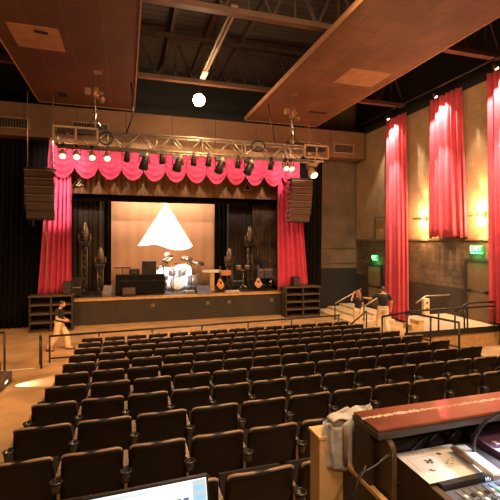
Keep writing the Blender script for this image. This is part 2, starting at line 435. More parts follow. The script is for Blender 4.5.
# long strip light between two trusses
t = thing('strip_light', 'long strip light running front to back between the two roof trusses', 'strip light', (2.60, 12.0, 9.15))
ob('channel', MB().bx(-.09, .09, -2.2, 2.2, .06, .16), mat('strip_channel_paint', (.22, .13, .07), .5), t)
ob('tube', MB().tube([(0, -2.15, .03), (0, 2.15, .03)], .03, 8), mat('unlit_tube_glass', (.30, .19, .11), .3), t)
ob('bright_end', MB().bx(-.09, .09, 1.7, 2.25, .0, .055), mat('strip_end_glow_paint', (.9, .7, .5), .3, emit=(1, .7, .4), estr=.9, var=0), t)  # brighter end of the unlit bar put in as weak emission
# bare bulb under the far truss
bp_ = iv(199, 100, Y=14.3)
t = thing('pendant_bulb', 'glowing bare bulb hanging below the roof truss in front of the soffit', 'lamp', tuple(bp_))
ob('globe', MB().ell((0,0,0), (.21,.21,.22), 20, 12), M_BULB, t)
ob('socket', MB().cyl((0,0,.22), .06, .14), M_DARKSTEEL, t)
ob('stem', MB().tube([(0,0,.28), (0,0,.66)], .015, 6), M_DARKSTEEL, t)
point('bulb_light', (bp_.x, bp_.y, bp_.z - .30), 320, WARM, .15)
# thin pipe along the right wall that carries the drape lamps, below the black roof zone
tag(ob('lamp_pipe', MB().tube([(10.55, 8.2, 8.86), (10.55, 17.0, 8.86)], .03, 8), M_DARKSTEEL), 'dark pipe under the roof holding the drape lamps along the right wall', 'pipe')
# slack roof cables
for i, (a, b, lab) in enumerate((((-6.3, 13.6, 9.2), (-3.3, 14.5, 9.6), 'thin cable slung under the roof at the far left'), ((-6.3, 15.2, 9.9), (-3.3, 13.5, 9.3), 'thin cable crossing the dark roof left of the ceiling panel'))):
    tag(ob('roof_cable', MB().tube([a, ((a[0]+b[0])/2, (a[1]+b[1])/2, (a[2]+b[2])/2 - .15), b], .02, 6), M_ROOF), lab, 'cable')

# ================================================================== DRAPERY
def drape(a, b, c, d, nf, amp0, amp1, nrm=(0,-1,0), nu=None, nv=14, seed=0, hemwave=0.0):
    """hanging pleated cloth: a,b top left/right, c,d bottom left/right; nf folds; pleat depth amp0 (top) to amp1 (bottom)"""
    a, b, c, d = map(Vector, (a, b, c, d)); n = Vector(nrm); rnd = random.Random(seed)
    ph = [rnd.uniform(0, 6.28) for _ in range(5)]
    nu = nu or nf*8
    def fn(u, v):
        top = a.lerp(b, u); bot = c.lerp(d, u); p = top.lerp(bot, v)
        w = u + .02*math.sin(7*u+ph[0]) + .012*math.sin(17*u+ph[1] + v*1.3)
        f = math.sin(2*PI*nf*w + .25*math.sin(2.3*v+ph[2])) + .35*math.sin(2*PI*nf*.5*w + ph[3])
        amp = amp0 + (amp1-amp0)*v
        p = p + n*amp*f
        if hemwave and v > .999: p.z += hemwave*math.sin(2*PI*nf*w*.7 + ph[4])
        return p
    return MB().sheet(fn, nu, nv)
def curtain(name, label, cat, m_, *args, group=None, **kw):
    return tag(ob(name, drape(*args, **kw), m_, solid=.012), label, cat, group)

curtain('stage_curtain', 'red curtain gathered at the left side of the stage', 'curtain', M_RED, (-2.85, 17.36, 7.375), (-2.08, 17.36, 7.375), (-3.25, 17.36, 1.28), (-2.06, 17.36, 1.28), 6, .06, .09, nu=60, nv=20, seed=1)
curtain('stage_curtain', 'red curtain gathered at the right side of the stage', 'curtain', M_RED, (6.62, 17.36, 7.375), (7.62, 17.36, 7.375), (6.62, 17.36, 1.16), (8.14, 17.36, 1.30), 6, .06, .09, nu=60, nv=20, seed=2)
# black house drapes either side
curtain('side_drape', 'black drape filling the wall left of the stage', 'drape', M_BLACKCLOTH, (-6.5, 17.75, 7.36), (-2.5, 17.75, 7.36), (-6.5, 17.75, .02), (-2.7, 17.75, .02), 20, .05, .07, seed=3)
curtain('side_drape', 'black drape right of the red stage curtain', 'drape', M_BLACKCLOTH, (7.2, 17.75, 7.36), (9.1, 17.75, 7.36), (7.2, 17.75, .02), (9.0, 17.75, .02), 9, .05, .07, seed=4)
# tan pleated border and black border under it
curtain('stage_border', 'tan pleated border cloth behind the red swags', 'border curtain', mat('tan_border_cloth', (.30, .17, .075), .85), (-2.9, 18.6, 7.3), (7.7, 18.6, 7.3), (-2.9, 18.6, 5.42), (7.7, 18.6, 5.42), 46, .03, .03, nu=276, nv=4, seed=5)
curtain('stage_border', 'black border strip below the tan pleated cloth', 'border curtain', M_BLACKCLOTH, (-3.0, 19.15, 7.3), (8.0, 19.15, 7.3), (-3.0, 19.15, 5.17), (8.0, 19.15, 5.17), 20, .02, .02, nv=3, seed=6)
# legs
curtain('masking_drape', 'brown grey masking drape at the left of the stage', 'masking drape', mat('grey_brown_cloth', (.055, .036, .021), .85), (-2.6, 20.2, 6.9), (-1.0, 20.2, 6.9), (-2.6, 20.2, 1.07), (-1.0, 20.2, 1.07), 7, .04, .05, seed=7)
curtain('masking_drape', 'black masking drape just left of the projection screen', 'masking drape', M_BLACKCLOTH, (-1.4, 20.9, 6.9), (-.70, 20.9, 6.9), (-1.5, 20.9, 1.07), (-.70, 20.9, 1.07), 4, .04, .05, seed=8)
curtain('masking_drape', 'black masking drape just right of the projection screen', 'masking drape', M_BLACKCLOTH, (4.45, 20.9, 6.9), (5.6, 20.9, 6.9), (4.45, 20.9, 1.07), (5.6, 20.9, 1.07), 5, .04, .05, seed=9)
curtain('masking_drape', 'dark brown masking drape behind the right lamp towers', 'masking drape', mat('brown_cloth', (.042, .027, .017), .85), (5.0, 20.3, 6.9), (6.35, 20.3, 6.9), (4.95, 20.3, 1.07), (6.35, 20.3, 1.07), 6, .04, .05, seed=10)
curtain('masking_drape', 'weathered tan masking drape beside the right red curtain', 'masking drape', mat('weathered_tan_cloth', (.10, .06, .036), .85, var=.75, scale=2.5), (6.2, 19.8, 6.9), (7.6, 19.8, 6.9), (6.2, 19.8, 1.07), (7.6, 19.8, 1.07), 10, .03, .04, seed=11)
curtain('masking_drape', 'black masking drape at the far left wing of the stage', 'masking drape', M_BLACKCLOTH, (-4.6, 21.2, 6.9), (-1.2, 21.2, 6.9), (-4.6, 21.2, 1.07), (-1.2, 21.2, 1.07), 9, .05, .05, seed=12)
curtain('masking_drape', 'black masking drape at the far right wing of the stage', 'masking drape', M_BLACKCLOTH, (5.4, 21.3, 6.9), (9.6, 21.3, 6.9), (5.4, 21.3, 1.07), (9.6, 21.3, 1.07), 9, .05, .05, seed=13)

# valance of red swags
vt = thing('stage_valance', 'red swagged valance hanging across the top of the stage', 'valance', (2.4, 17.15, 7.1))
NSW = 12; VX0, VX1 = -2.78, 7.62; SWW = (VX1-VX0)/NSW
def swag(i):
    x0 = VX0 + i*SWW - 2.4
    def fn(a, t):
        e = 4*a*(1-a)
        x = x0 + SWW*(a + .10*math.sin(2*PI*a)*(t**2)*0 )
        z = .02 - t*(.82 + .46*(e**.8))
        w = e**.6
        y = -.05 - .13*w*math.sin(PI*min(1, t*1.05))*.8 - .035*w*math.sin(2*PI*5.2*t + .5) - .02*math.sin(4*PI*a)
        return (x, y, z)
    return MB().sheet(fn, 18, 36)
for i in range(NSW): ob('swag', swag(i), M_RED, vt, solid=.012)
ob('heading', MB().bx(VX0-2.4, VX1-2.4, -.03, .02, -.02, .275), MATS['tan_border_cloth'], vt)

# small striped emblems on the tan border cloth
M_EMB = mat('emblem_pale', (.75, .55, .30), .6, var=0)
def emblem(tri, stripes, label):
    P = [iv(u, v, Y=18.45) for u, v in tri]; o = P[0]
    t = thing('stage_emblem', label, 'emblem', tuple(o))
    A, B, C = [p - o for p in P]
    m = MB()
    if stripes:
        for k in range(4):
            f0, f1 = .06 + .25*k, .19 + .25*k
            q = [A.lerp(B, f0), A.lerp(B, f1), C.lerp(B, f1), C.lerp(B, f0)]
            m.prism([(p.x, p.z) for p in q], .02, 'Y', -.02)
    else:
        for p, q in ((A,B),(B,C),(C,A)): m.bar(p, q, .02, .05)
    ob('marking', m, M_EMB, t)
    ob('backing', MB().prism([(p.x, p.z) for p in (A,B,C)], .02, 'Y', .002), M_BLACK, t)
    ob('hanger', MB().bx(-.01, .01, -.005, .16, 0, .02), M_DARKSTEEL, t)
emblem([(70,186.5),(84,186),(81,175)], True, 'striped pale triangle emblem hanging under the left end of the red swags')
emblem([(243.5,190),(251.5,190),(247.5,183)], False, 'small outlined triangle emblem under the right end of the red swags')
# projection screen
px0, px1 = -.85, 4.62
t = thing('projection_screen', 'peach projection screen at the back of the stage showing a white triangle', 'screen', ((px0+px1)/2, 21.5, 1.06))
hw = (px1-px0)/2; hh = 5.62-1.06
ob('cloth', MB().sheet(lambda u, v: (-hw+2*hw*u, .012*math.sin(2*PI*9*u), hh*v), 72, 4), mat('peach_screen_cloth', (.80, .43, .235), .8, var=.07, scale=1.0), t, solid=.012)
ob('batten', MB().tube([(-hw, 0, hh), (hw, 0, hh)], .04, 8), M_DARKSTEEL, t)
M_IMG = mat('projected_white', (.8, .8, .8), .8, emit=(1, .98, .97), estr=2.2, var=0)
def on_screen(pts, name, m_):
    P = [iv(u, v, Y=21.46) for u, v in pts]
    ob(name, MB().prism([(p.x - t.location.x, p.z - t.location.z) for p in P], .004, 'Y', -.032), m_, t)
on_screen([(166,203),(170,209),(176,219),(184,232),(192.5,246),(189,248.6),(182,250),(175,250),(168,248.6),(160,245.5),(154,244.2),(148,245.2),(138,246)], 'projected_triangle', M_IMG)
on_screen([(165,252.5),(169,252),(170,254),(166,256.5),(164,256)], 'projected_speck', mat('projected_pale', (.8,.8,.8), .8, emit=(.95,.85,.8), estr=.7, var=0))
on_screen([(157,270),(163,267),(172,268),(178,265),(186,264),(191,267),(192,276),(193,288),(160,291),(155,283)], 'projected_glow', M_IMG)

# red drapes on the right wall
XD = 11.02
curtain('wall_drape', 'tall narrow red drape on the right wall nearest the stage', 'drape', M_DRAPE, (XD, 15.35, 8.70), (XD, 14.05, 8.70), (XD, 15.42, .10), (XD, 13.92, .10), 5, .07, .09, nrm=(-1,0,0), nu=60, nv=18, seed=21, group=None)
curtain('wall_drape', 'short red drape ending halfway down the right wall', 'drape', M_DRAPE, (XD, 12.62, 8.70), (XD, 11.2, 8.70), (XD, 12.66, 3.58), (XD, 10.95, 3.52), 6, .07, .10, nrm=(-1,0,0), nu=66, nv=18, seed=22, hemwave=.03)
curtain('wall_drape', 'red drape at the right edge of the view beside the near exit door', 'drape', M_DRAPE, (XD, 10.12, 8.70), (XD, 8.75, 8.70), (XD, 9.98, .86), (XD, 8.7, .86), 6, .07, .10, nrm=(-1,0,0), nu=66, nv=18, seed=23)

# ================================================================== RIGHT WALL FITTINGS
M_DOOR = mat('door_paint', (.20, .135, .08), .5, var=.12)
M_DOORFR = mat('door_frame_paint', (.035, .026, .02), .5)
def door(n, y0, y1, z0, z1, label):
    d = struct(f'door_{n}', MB().bx(XR-.06, XR-.015, y0, y1, z0, z1), M_DOOR, label, 'door', bevel=.004)
    f = MB(); w = .09
    f.bx(XR-.10, XR, y0-w, y0, z0, z1+w); f.bx(XR-.10, XR, y1, y1+w, z0, z1+w); f.bx(XR-.10, XR, y0, y1, z1, z1+w)
    ob('door_frame', f, M_DOORFR, d)
    b = MB(); zz = z0 + .98; b.tube([(XR-.12, y0+.08, zz), (XR-.12, y1-.08, zz)], .022, 8); b.bx(XR-.13, XR-.06, y0+.06, y0+.16, zz-.04, zz+.04); b.bx(XR-.13, XR-.06, y1-.16, y1-.06, zz-.04, zz+.04)
    ob('push_bar', b, M_DARKSTEEL, d)
    return d
PLZ = .75
door(1, 10.15, 11.05, PLZ, 2.70, 'brown exit door under the near green sign')
door(2, 15.95, 16.95, .30, 2.22, 'brown exit door beside the tall narrow red drape')
M_GREEN = mat('exit_green_glow', (.1, .9, .3), .4, emit=(.12, 1.0, .28), estr=5, var=0)
M_EXITBOX = mat('exit_sign_face', (.05, .5, .15), .4, emit=(.02, .55, .12), estr=.8, var=0)
def exit_sign(y, z, label, w, h):
    t = thing('exit_sign', label, 'exit sign', (XR-.12, y, z), -PI/2)
    ob('housing', MB().bx(-w/2, w/2, -.03, .10, 0, h), M_EXITBOX, t, bevel=.008)
    text_part('lettering', 'EXIT', h*.95, mat('exit_letter_glow', (.8, .95, .8), .4, emit=(.6, 1.0, .65), estr=2.0, var=0), t, (0, -.036, h/2), (PI/2, 0, 0))
    ob('lamp_bar', MB().bx(-w/2+.02, w/2-.02, -.02, .05, -.035, -.004), M_GREEN, t)
    point('exit_glow', (XR-.28, y, z-.12), 7, (.1, 1.0, .25), .05)
exit_sign(16.35, 2.55, 'green exit sign above the far door', .34, .20)
exit_sign(10.62, 3.02, 'green exit sign above the near door', .46, .24)
t = thing('fire_alarm_pull', 'small red fire alarm box right of the near exit door', 'fire alarm', (XR-.05, 9.95, 2.0))
ob('box', MB().bx(-.03, .05, -.06, .06, -.08, .08), mat('alarm_red', (.6, .03, .02), .4), t, bevel=.008)
ob('pull_handle', MB().bx(-.05, -.03, -.04, .04, -.03, .0), M_WHITE, t)

# wall sconces throwing light up and down
def sconce(y, label):
    t = thing('wall_sconce', label, 'wall lamp', (XR-.14, y, 4.27), 0)
    ob('back_plate', MB().bx(.08, .14, -.06, .06, -.10, .10), mat('sconce_tan_metal', (.55,.36,.18)), t)
    b = MB(); b.cyl((0,0,0), .05, .20, 'Z', 16); b.tube([(0,0,0),(.1,0,0)], .025, 8)
    ob('body', b, mat('sconce_tan_metal', (.55,.36,.18), .5), t)
    ob('upper_lens', MB().ell((0,0,.22), (.12,.12,.14)), M_BULB, t)
    ob('lower_lens', MB().ell((0,0,-.22), (.12,.12,.14)), M_BULB, t)
    x = XR-.2
    spot('sconce_up', (x, y, 4.68), (XR+.35, y, 8.6), 500, 50, AMBER, .9, .04)
    spot('sconce_down', (x, y, 3.86), (XR+.6, y, .6), 200, 80, AMBER, .9, .04)
    point('sconce_glow_up', (XR-.42, y, 4.60), 110, WARM, .04); point('sconce_glow_down', (XR-.42, y, 3.93), 110, AMBER, .04)
sconce(13.1, 'glowing up and down wall lamp left of the short red drape')
sconce(10.42, 'glowing up and down wall lamp right of the short red drape')
# conduits
def conduit(pts, label, r=.025):
    return tag(ob('wall_conduit', MB().tube(pts, r, 8), mat('conduit_paint', (.16, .105, .06), .5, .3)), label, 'conduit')
conduit([(XR-.04, 12.85, 3.5), (XR-.04, 12.85, 8.55)], 'vertical conduit rising beside the left wall lamp')
conduit([(XR-.04, 10.15, 3.5), (XR-.04, 10.15, 8.55)], 'vertical conduit rising beside the right wall lamp')
conduit([(XR-.04, 13.8, 4.3), (XR-.04, 10.6, 4.3)], 'horizontal conduit linking the two wall lamps')
conduit([(XR-.04, 17.6, 2.55), (XR-.04, 16.45, 2.9), (XR-.04, 16.45, 4.5), (XR-.04, 15.5, 4.5)], 'bent conduit feeding the far exit sign')
conduit([(8.4, YP-.05, 3.05), (11.1, YP-.05, 3.05)], 'horizontal pipe on the dark wall right of the stage', .03)
conduit([(8.4, YP-.05, 2.3), (11.1, YP-.05, 2.3)], 'lower horizontal pipe on the dark wall right of the stage', .025)

# lamps that graze the wall drapes
for i, (y, lab) in enumerate(((14.72, 'small spotlight above the tall narrow red drape'), (11.95, 'small spotlight above the short red drape'), (9.45, 'small spotlight above the red drape at the right edge'))):
    t = thing('drape_spotlight', lab, 'spotlight', (10.55, y, 8.66))
    b = MB(); b.tube([(-.06,0,.03),(.06,0,-.07)], [.06,.075], 12); ob('body', b, M_DARKSTEEL, t)
    ob('lens', MB().ell((.07,0,-.08), (.06,.06,.04)), M_LENS, t)
    ob('clamp', MB().tube([(0,0,.03),(0,0,.2)], .015, 6), M_DARKSTEEL, t)
    spot('drape_light', (10.64, y, 8.52), (XD+.05, y-.02, 7.4), 900, 84, (1, .86, .72), .35, .03)
    spot('drape_fill_low', (9.9, y, 8.5), (XD, y-.03, 5.6), 3300, 27, (1, .84, .68), .8, .05)  # added second spot without a fixture, brightens the middle of the drape

# ================================================================== LIGHTING TRUSS
TX0, TX1, TY, TZ0, TZ1, TD = -2.02, 6.86, 13.3, 6.30, 6.80, .38
t = thing('lighting_truss', 'steel box truss hung in front of the stage', 'truss', (TX0, TY, TZ0))
L = TX1-TX0; H_ = TZ1-TZ0
for (y, z) in ((0,0),(TD,0),(0,H_),(TD,H_)):
    ob('chord', MB().tube([(0,y,z),(L,y,z)], .034, 8), M_STEEL, t)
n = 18; s = L/n
for y in (0, TD):
    b = MB()
    for i in range(n):
        a = i*s
        if i % 2 == 0: b.tube([(a,y,0),(a+s,y,H_)], .02, 6)
        else: b.tube([(a,y,H_),(a+s,y,0)], .02, 6)
        if i % 3 == 0: b.tube([(a,y,0),(a,y,H_)], .022, 6)
    ob('bracing', b, M_STEEL, t)
b = MB()
b.tube([(0,TD/2,.0),(L,TD/2,.0)], .008, 5).tube([(0,TD/2,H_),(L,TD/2,H_)], .008, 5)
for z in (0, H_):
    for i in range(n+1): b.tube([(i*s,0,z),(i*s,TD,z)], .018, 6)
ob('cross_braces', b, M_STEEL, t)
# metal frames bolted at the ends of the truss
for nm, x0, x1, lab in (('truss_cage', -2.02, -.82, 'open tan metal frame at the left end of the truss'), ('truss_cage', 5.96, 6.86, 'open tan metal frame at the right end of the truss')):
    t2 = thing(nm, lab, 'frame', (x0, TY-.35, 6.33)); w = x1-x0
    f = MB()
    for z in (0, .42):
        f.bx(0, w, -.03, .03, z-.03, z+.03)
    for x in (0, w*.5, w): f.bx(x-.025, x+.025, -.03, .03, 0, .42)
    ob('rails', f, mat('tan_frame_paint', (.42, .23, .11), .5), t2)
    g = MB(); g.bx(.1, w-.1, .0, .25, .26, .38); ob('crossbox', g, M_DARKSTEEL, t2)
    h = MB(); h.tube([(w*.2, .05, .04), (w*.2, .3, .0)], .02, 6); h.tube([(w*.8, .05, .04), (w*.8, .3, .0)], .02, 6); ob('hook', h, M_DARKSTEEL, t2)

# fixtures under the truss
def par(loc, tgt, lit, label, big=False):
    """yoke lamp hanging from the truss"""
    t = thing('stage_lamp' if not big else 'moving_light', label, 'stage light', loc, 0, None)
    k = 1.12 if big else .78
    d = (Vector(tgt) - Vector(loc)).normalized()
    y = MB(); y.tube([(-.15*k,0,-.30*k),(-.15*k,0,-.08),(0,0,-.05),(.15*k,0,-.08),(.15*k,0,-.30*k)], .016*k, 6); y.bx(-.05,.05,-.05,.05,-.06,.06)
    ob('yoke', y, M_DARKSTEEL, t)
    c0 = Vector((0,0,-.28*k))
    can = MB(); can.tube([c0 - d*.20*k, c0 - d*.12*k, c0 + d*.02, c0 + d*.18*k], [.06*k,.10*k,.115*k,.135*k], 14)
    if big: can.bx(-.16,.16,-.12,.12,-.12,0.0)
    ob('can', can, M_BLACKPLASTIC if not lit else mat('warm_can_metal', (.45, .30, .16), .4, .4), t)
    ln = MB(); ln.ell(c0 + d*.18*k, (.115*k,.115*k,.05*k), 14, 8, rot=d.to_track_quat('Z','Y').to_matrix())
    ob('lens', ln, mat('lit_stage_lens', (1,.85,.6), .3, emit=(1,.70,.36), estr=5, var=0) if lit else mat('dark_lens', (.30,.27,.25), .12, .5), t)
    if big:
        ob('rear_cap', MB().ell(c0 - d*.22*k, (.1,.1,.1), 12, 8), mat('silver_cap', (.5,.45,.4), .3, .6), t)
us = [(62.5,1,0),(76.5,1,0),(92,1,0),(107,1,0),(127,0,0),(144.5,0,1),(162,0,0),(178,0,1),(193.5,0,0),(208.5,0,0),(220,0,1),(238,0,0),(249,0,1),(271,0,0),(285,1,0),(290.5,1,0),(312,1,1)]
for i, (u, lit, big) in enumerate(us):
    p = iv(u, 152 + (u-60)*.035, Y=TY)
    tgt = (p.x + (.4 if lit else -.3), p.y - 2.2, p.z - 2.6) if lit else (p.x + random.uniform(-.8,.8), p.y + .9, p.z - 2.2)
    kind = 'glowing stage lamp' if lit else 'dark stage lamp'
    if big: kind = 'large dark moving light' if not lit else 'large glowing stage light'
    par((p.x, TY, TZ0-(.10 if big else .04)), tgt, lit, f'{kind} under the stage truss, {ORD[i]} from the left', bool(big))
# valance and red curtain washes come from the truss lamps
for x, w in ((-2.4, 520), (-1.0, 420), (.6, 330), (2.2, 260), (3.8, 260), (5.6, 330), (7.2, 520)):
    spot('truss_wash', (x*.86+.05, 13.35, 7.05), (x, 17.15, 6.4), w*2.9, 34, (1, .78, .72), .8, .06)
for x in (-2.5, 7.25):
    spot('curtain_wash', (.4 if x < 0 else 3.0, 13.2, 5.85), (x + (.05 if x < 0 else -.05), 17.36, 4.9), 5000, 26, (1, .80, .76), .9, .06)

# chain hoists through the ceiling panels
def hoist(x, zm, lab):
    y = TY + .19
    t = thing('chain_hoist', lab, 'chain hoist', (x, y, 0))
    ob('chain', MB().tube([(0,0,TZ1),(.02,0,TZ1+.5),(-.01,0,zm-.3),(0,0,zm),(0,0,8.72)], .030, 6), M_CHROME, t)
    b = MB(); b.lathe((0,0,zm-.2), [(.07,-.02),(.12,.02),(.13,.16),(.12,.30),(.06,.36)], 'Z', 14); ob('motor', b, mat('hoist_brass_paint', (.30,.15,.06), .4, .4), t)
    ob('gear_case', MB().bx(-.30,-.11,-.08,.08,zm-.12,zm+.10), mat('hoist_case_paint', (.30,.15,.07), .45, .3), t, bevel=.02)
    ob('chain_bag', MB().tube([(.12,0,zm),(.20,0,zm-.05),(.22,0,zm-.2),(.18,0,zm-.34)], [.06,.085,.085,.05], 10), mat('canvas_bag', (.24,.12,.055), .8), t)
    ob('hook', MB().tube([(0,0,TZ1+.75),(.06,0,TZ1+.68),(.06,0,TZ1+.6),(0,0,TZ1+.55),(-.05,0,TZ1+.6)], .024, 8), M_CHROME, t)
    ob('top_bracket', MB().bx(-.03,.20,-.03,.03,8.60,8.72), mat('hoist_brass_paint', (.5,.27,.12)), t)
    ob('sling', MB().tube([(-.28,0,TZ1),(0,0,TZ1+.5),(.28,0,TZ1)], .02, 6), M_BLACKPLASTIC, t)
hoist(iv(95,100,Y=TY+.19).x, iv(95,92,Y=TY+.19).z, 'chain hoist over the left part of the truss')
hoist(iv(292.5,110,Y=TY+.19).x, iv(292.5,112,Y=TY+.19).z, 'chain hoist over the right part of the truss')
def cab(pts, label, name='power_cable', r=.022):
    return tag(ob(name, MB().tube([iv(u, v, Y=TY-.06) for u, v in pts], r, 8), M_BLACKPLASTIC), label, 'cable')
cab([(131,83),(133,100),(132,118),(126,134)], 'black cable dropping from the left ceiling panel to the truss')
cab([(268,103),(270,118),(273,130),(275,142)], 'black cable dropping from the right ceiling panel to the truss')
cab([(106+7*math.cos(a*.42), 139+6*math.sin(a*.42)-.05*a) for a in range(32)], 'coiled cable looped on the left end of the truss', 'cable_coil', .018)
cab([(258+7*math.cos(a*.42), 147+5*math.sin(a*.42)-.05*a) for a in range(32)], 'coiled cable looped on the right part of the truss', 'cable_coil', .018)

# line arrays
def line_array(cx, y, ztop, w, h, n, tilt, label, red_lit_side):
    t = thing('line_array', label, 'loudspeaker', (cx, y, ztop))
    hb = h/n
    ob('fly_frame', MB().bx(-w/2, w/2, -.25, .25, .02, .09), M_DARKSTEEL, t)
    for k in range(n):
        z = -hb*k; a = .02 + tilt*k
        R = Matrix.Rotation(a, 3, 'X')
        poly = [(-w/2, -.26), (w/2, -.26), (w*.40, .26), (-w*.40, .26)]
        off = .012*k*k
        c = Vector((0, off, z - hb/2))
        vs = [c + R @ Vector((p[0], p[1], s_)) for s_ in (-hb/2+.006, hb/2-.006) for p in poly]
        cab = ob('cabinet', MB().add(vs, [(3,2,1,0),(4,5,6,7),(0,1,5,4),(1,2,6,5),(2,3,7,6),(3,0,4,7)]), M_SPK, t)
        g = MB(); g.box(c + R @ Vector((0,-.268,0)), (w-.06, .014, hb-.11), R); ob('grille', g, M_GRILLE, cab)
        f = MB(); f.box(c + R @ Vector((0,-.272,hb/2-.016)), (w, .05, .034), R); ob('lip', f, mat('array_lip', (.30,.155,.06), .75, spec=.15), cab)
    for sx in (-1, 1):
        ob('rigging_cable', MB().tube([(sx*w*.44, 0, .05), (sx*w*.44, 0, 8.72-ztop)], .018, 6), M_STEEL, t)
    if red_lit_side:
        b = MB()
        for k in range(9): b.bx(-w/2-.05, -w/2-.005, -.2, .2, -h*(k+.85)/9, -h*(k+.25)/9)
        ob('side_rigging', b, mat('rigging_red_lit', (.22,.045,.03), .5), t)  # red light falling on the rigging is painted into its colour
line_array(-2.94, 16.1, 5.92, .94, 1.76, 6, -.012, 'hanging line array speaker left of the stage', False)
line_array(7.17, 16.1, 5.99, .98, 1.78, 6, -.012, 'hanging line array speaker right of the stage', True)
tag(ob('speaker_cable', MB().tube([(-2.80,16.1,4.20),(-2.72,16.15,3.2),(-2.80,16.4,2.3),(-2.72,16.8,1.37)], .02, 6), mat('cable_tan', (.3,.2,.11), .6)), 'cable hanging from the left line array to the speaker rack', 'cable')

# speaker racks at the ends of the stage
def rack(x0, x1, y, ztop, label, cols=2, rows=4):
    t = thing('speaker_rack', label, 'speaker rack', ((x0+x1)/2, y, 0)); w = (x1-x0)/2; D = .60
    M_R = mat('rack_wood', (.036, .023, .014), .6, var=.25)
    M_L = mat('rack_lip', (.085, .055, .031), .55)
    b = MB(); b.bx(-w, w, D-.03, D, 0, ztop-.05); b.bx(-w, -w+.04, 0, D, 0, ztop-.05); b.bx(w-.04, w, 0, D, 0, ztop-.05); b.bx(-.03, .03, 0, D-.03, 0, ztop-.05)
    ob('carcass', b, M_R, t)
    ob('top_board', MB().bx(-w-.03, w+.03, -.03, D+.02, ztop-.05, ztop), M_L, t, bevel=.006)
    hb = (ztop-.05)/rows
    for r in range(rows):
        z = r*hb
        for cc in range(cols):
            xa = (-w+.04) if cc == 0 else .03; xb = -.03 if cc == 0 else w-.04
            ob('shelf', MB().bx(xa+.001, xb-.001, -.012, D-.031, z+.001, z+.055), M_L, t)
    return t
rack(-3.42, -1.94, 16.62, 1.36, 'dark speaker rack of open bays at the left end of the stage')
rack(6.75, 8.42, 16.62, 1.36, 'dark speaker rack of open bays at the right end of the stage')
def small_speaker(x, y, z, w, h, label):
    t = thing('monitor_speaker', label, 'loudspeaker', (x, y, z))
    ob('cabinet', MB().bx(-w/2, w/2, 0, w, 0, h), M_BLACKPLASTIC, t, bevel=.01)
    ob('grille', MB().bx(-w/2+.02, w/2-.02, -.012, -.001, .03, h-.03), mat('dark_grille', (.03,.024,.02), .6, bump=.4, bscale=150), t)
small_speaker(-2.15, 16.8, 1.361, .30, .50, 'small black speaker on the left speaker rack')
small_speaker(7.35, 16.8, 1.361, .34, .42, 'small black speaker on the right speaker rack')

# ================================================================== STAGE GEAR
def tower_lamp(x, y, ztop, label, s=1.0):
    t = thing('lamp_tower', label, 'stage light', (x, y, SZ+.013)); H = ztop - SZ
    ob('base_plate', MB().bx(-.28,.28,-.28,.28,0,.03), M_DARKSTEEL, t)
    b = MB(); r = .11; zt = H-.95*s
    for sx in (-r, r):
        for sy in (-r, r): b.tube([(sx,sy,.03),(sx,sy,zt)], .022, 6)
    n = int(zt/.26)
    for i in range(n):
        z0, z1 = .03+zt*i/n*.98, .03+zt*(i+1)/n*.98
        e = 1 if i % 2 else -1
        b.tube([(-r*e,-r,z0),(r*e,-r,z1)], .012, 5); b.tube([(-r*e,r,z0),(r*e,r,z1)], .012, 5); b.tube([(-r,-r*e,z0),(-r,r*e,z1)], .012, 5); b.tube([(r,-r*e,z0),(r,r*e,z1)], .012, 5)
    ob('tower', b, mat('tower_steel', (.17,.12,.08), .4, .6), t)
    ob('head_base', MB().bx(-.19*s,.19*s,-.17*s,.17*s,zt,zt+.16*s), M_BLACKPLASTIC, t, bevel=.02)
    y_ = MB(); y_.tube([(-.19*s,0,zt+.16*s),(-.235*s,0,zt+.32*s),(-.22*s,0,zt+.55*s)], .045*s, 8); y_.tube([(.19*s,0,zt+.16*s),(.235*s,0,zt+.32*s),(.22*s,0,zt+.55*s)], .045*s, 8); y_.bx(-.22*s,.22*s,-.06*s,.06*s,zt+.12*s,zt+.2*s)
    ob('yoke', y_, mat('yoke_metal', (.12,.085,.055), .4, .5), t)
    ob('head', MB().lathe((0,0,zt+.5*s), [(.10*s,-.26*s),(.15*s,-.2*s),(.165*s,0),(.155*s,.22*s),(.10*s,.42*s),(.04*s,.52*s)], (0,-.2,1), 16), mat('head_grey', (.27,.20,.14), .25, .5), t)
    ob('lens', MB().ell((0,-.17*s,zt+.42*s), (.09*s,.05*s,.09*s)), mat('tower_lens_dark', (.12,.09,.07), .08, .6, var=0), t)  # plain dark glossy lens
tower_lamp(-1.73, 18.95, 4.12, 'tall lamp tower at the left of the stage')
tower_lamp(-1.08, 18.95, 3.05, 'shorter lamp tower at the left of the stage', .9)
tower_lamp(5.80, 18.95, 4.05, 'tall lamp tower at the right of the stage')
tower_lamp(4.80, 19.1, 3.0, 'shorter lamp tower at the right of the stage', .9)

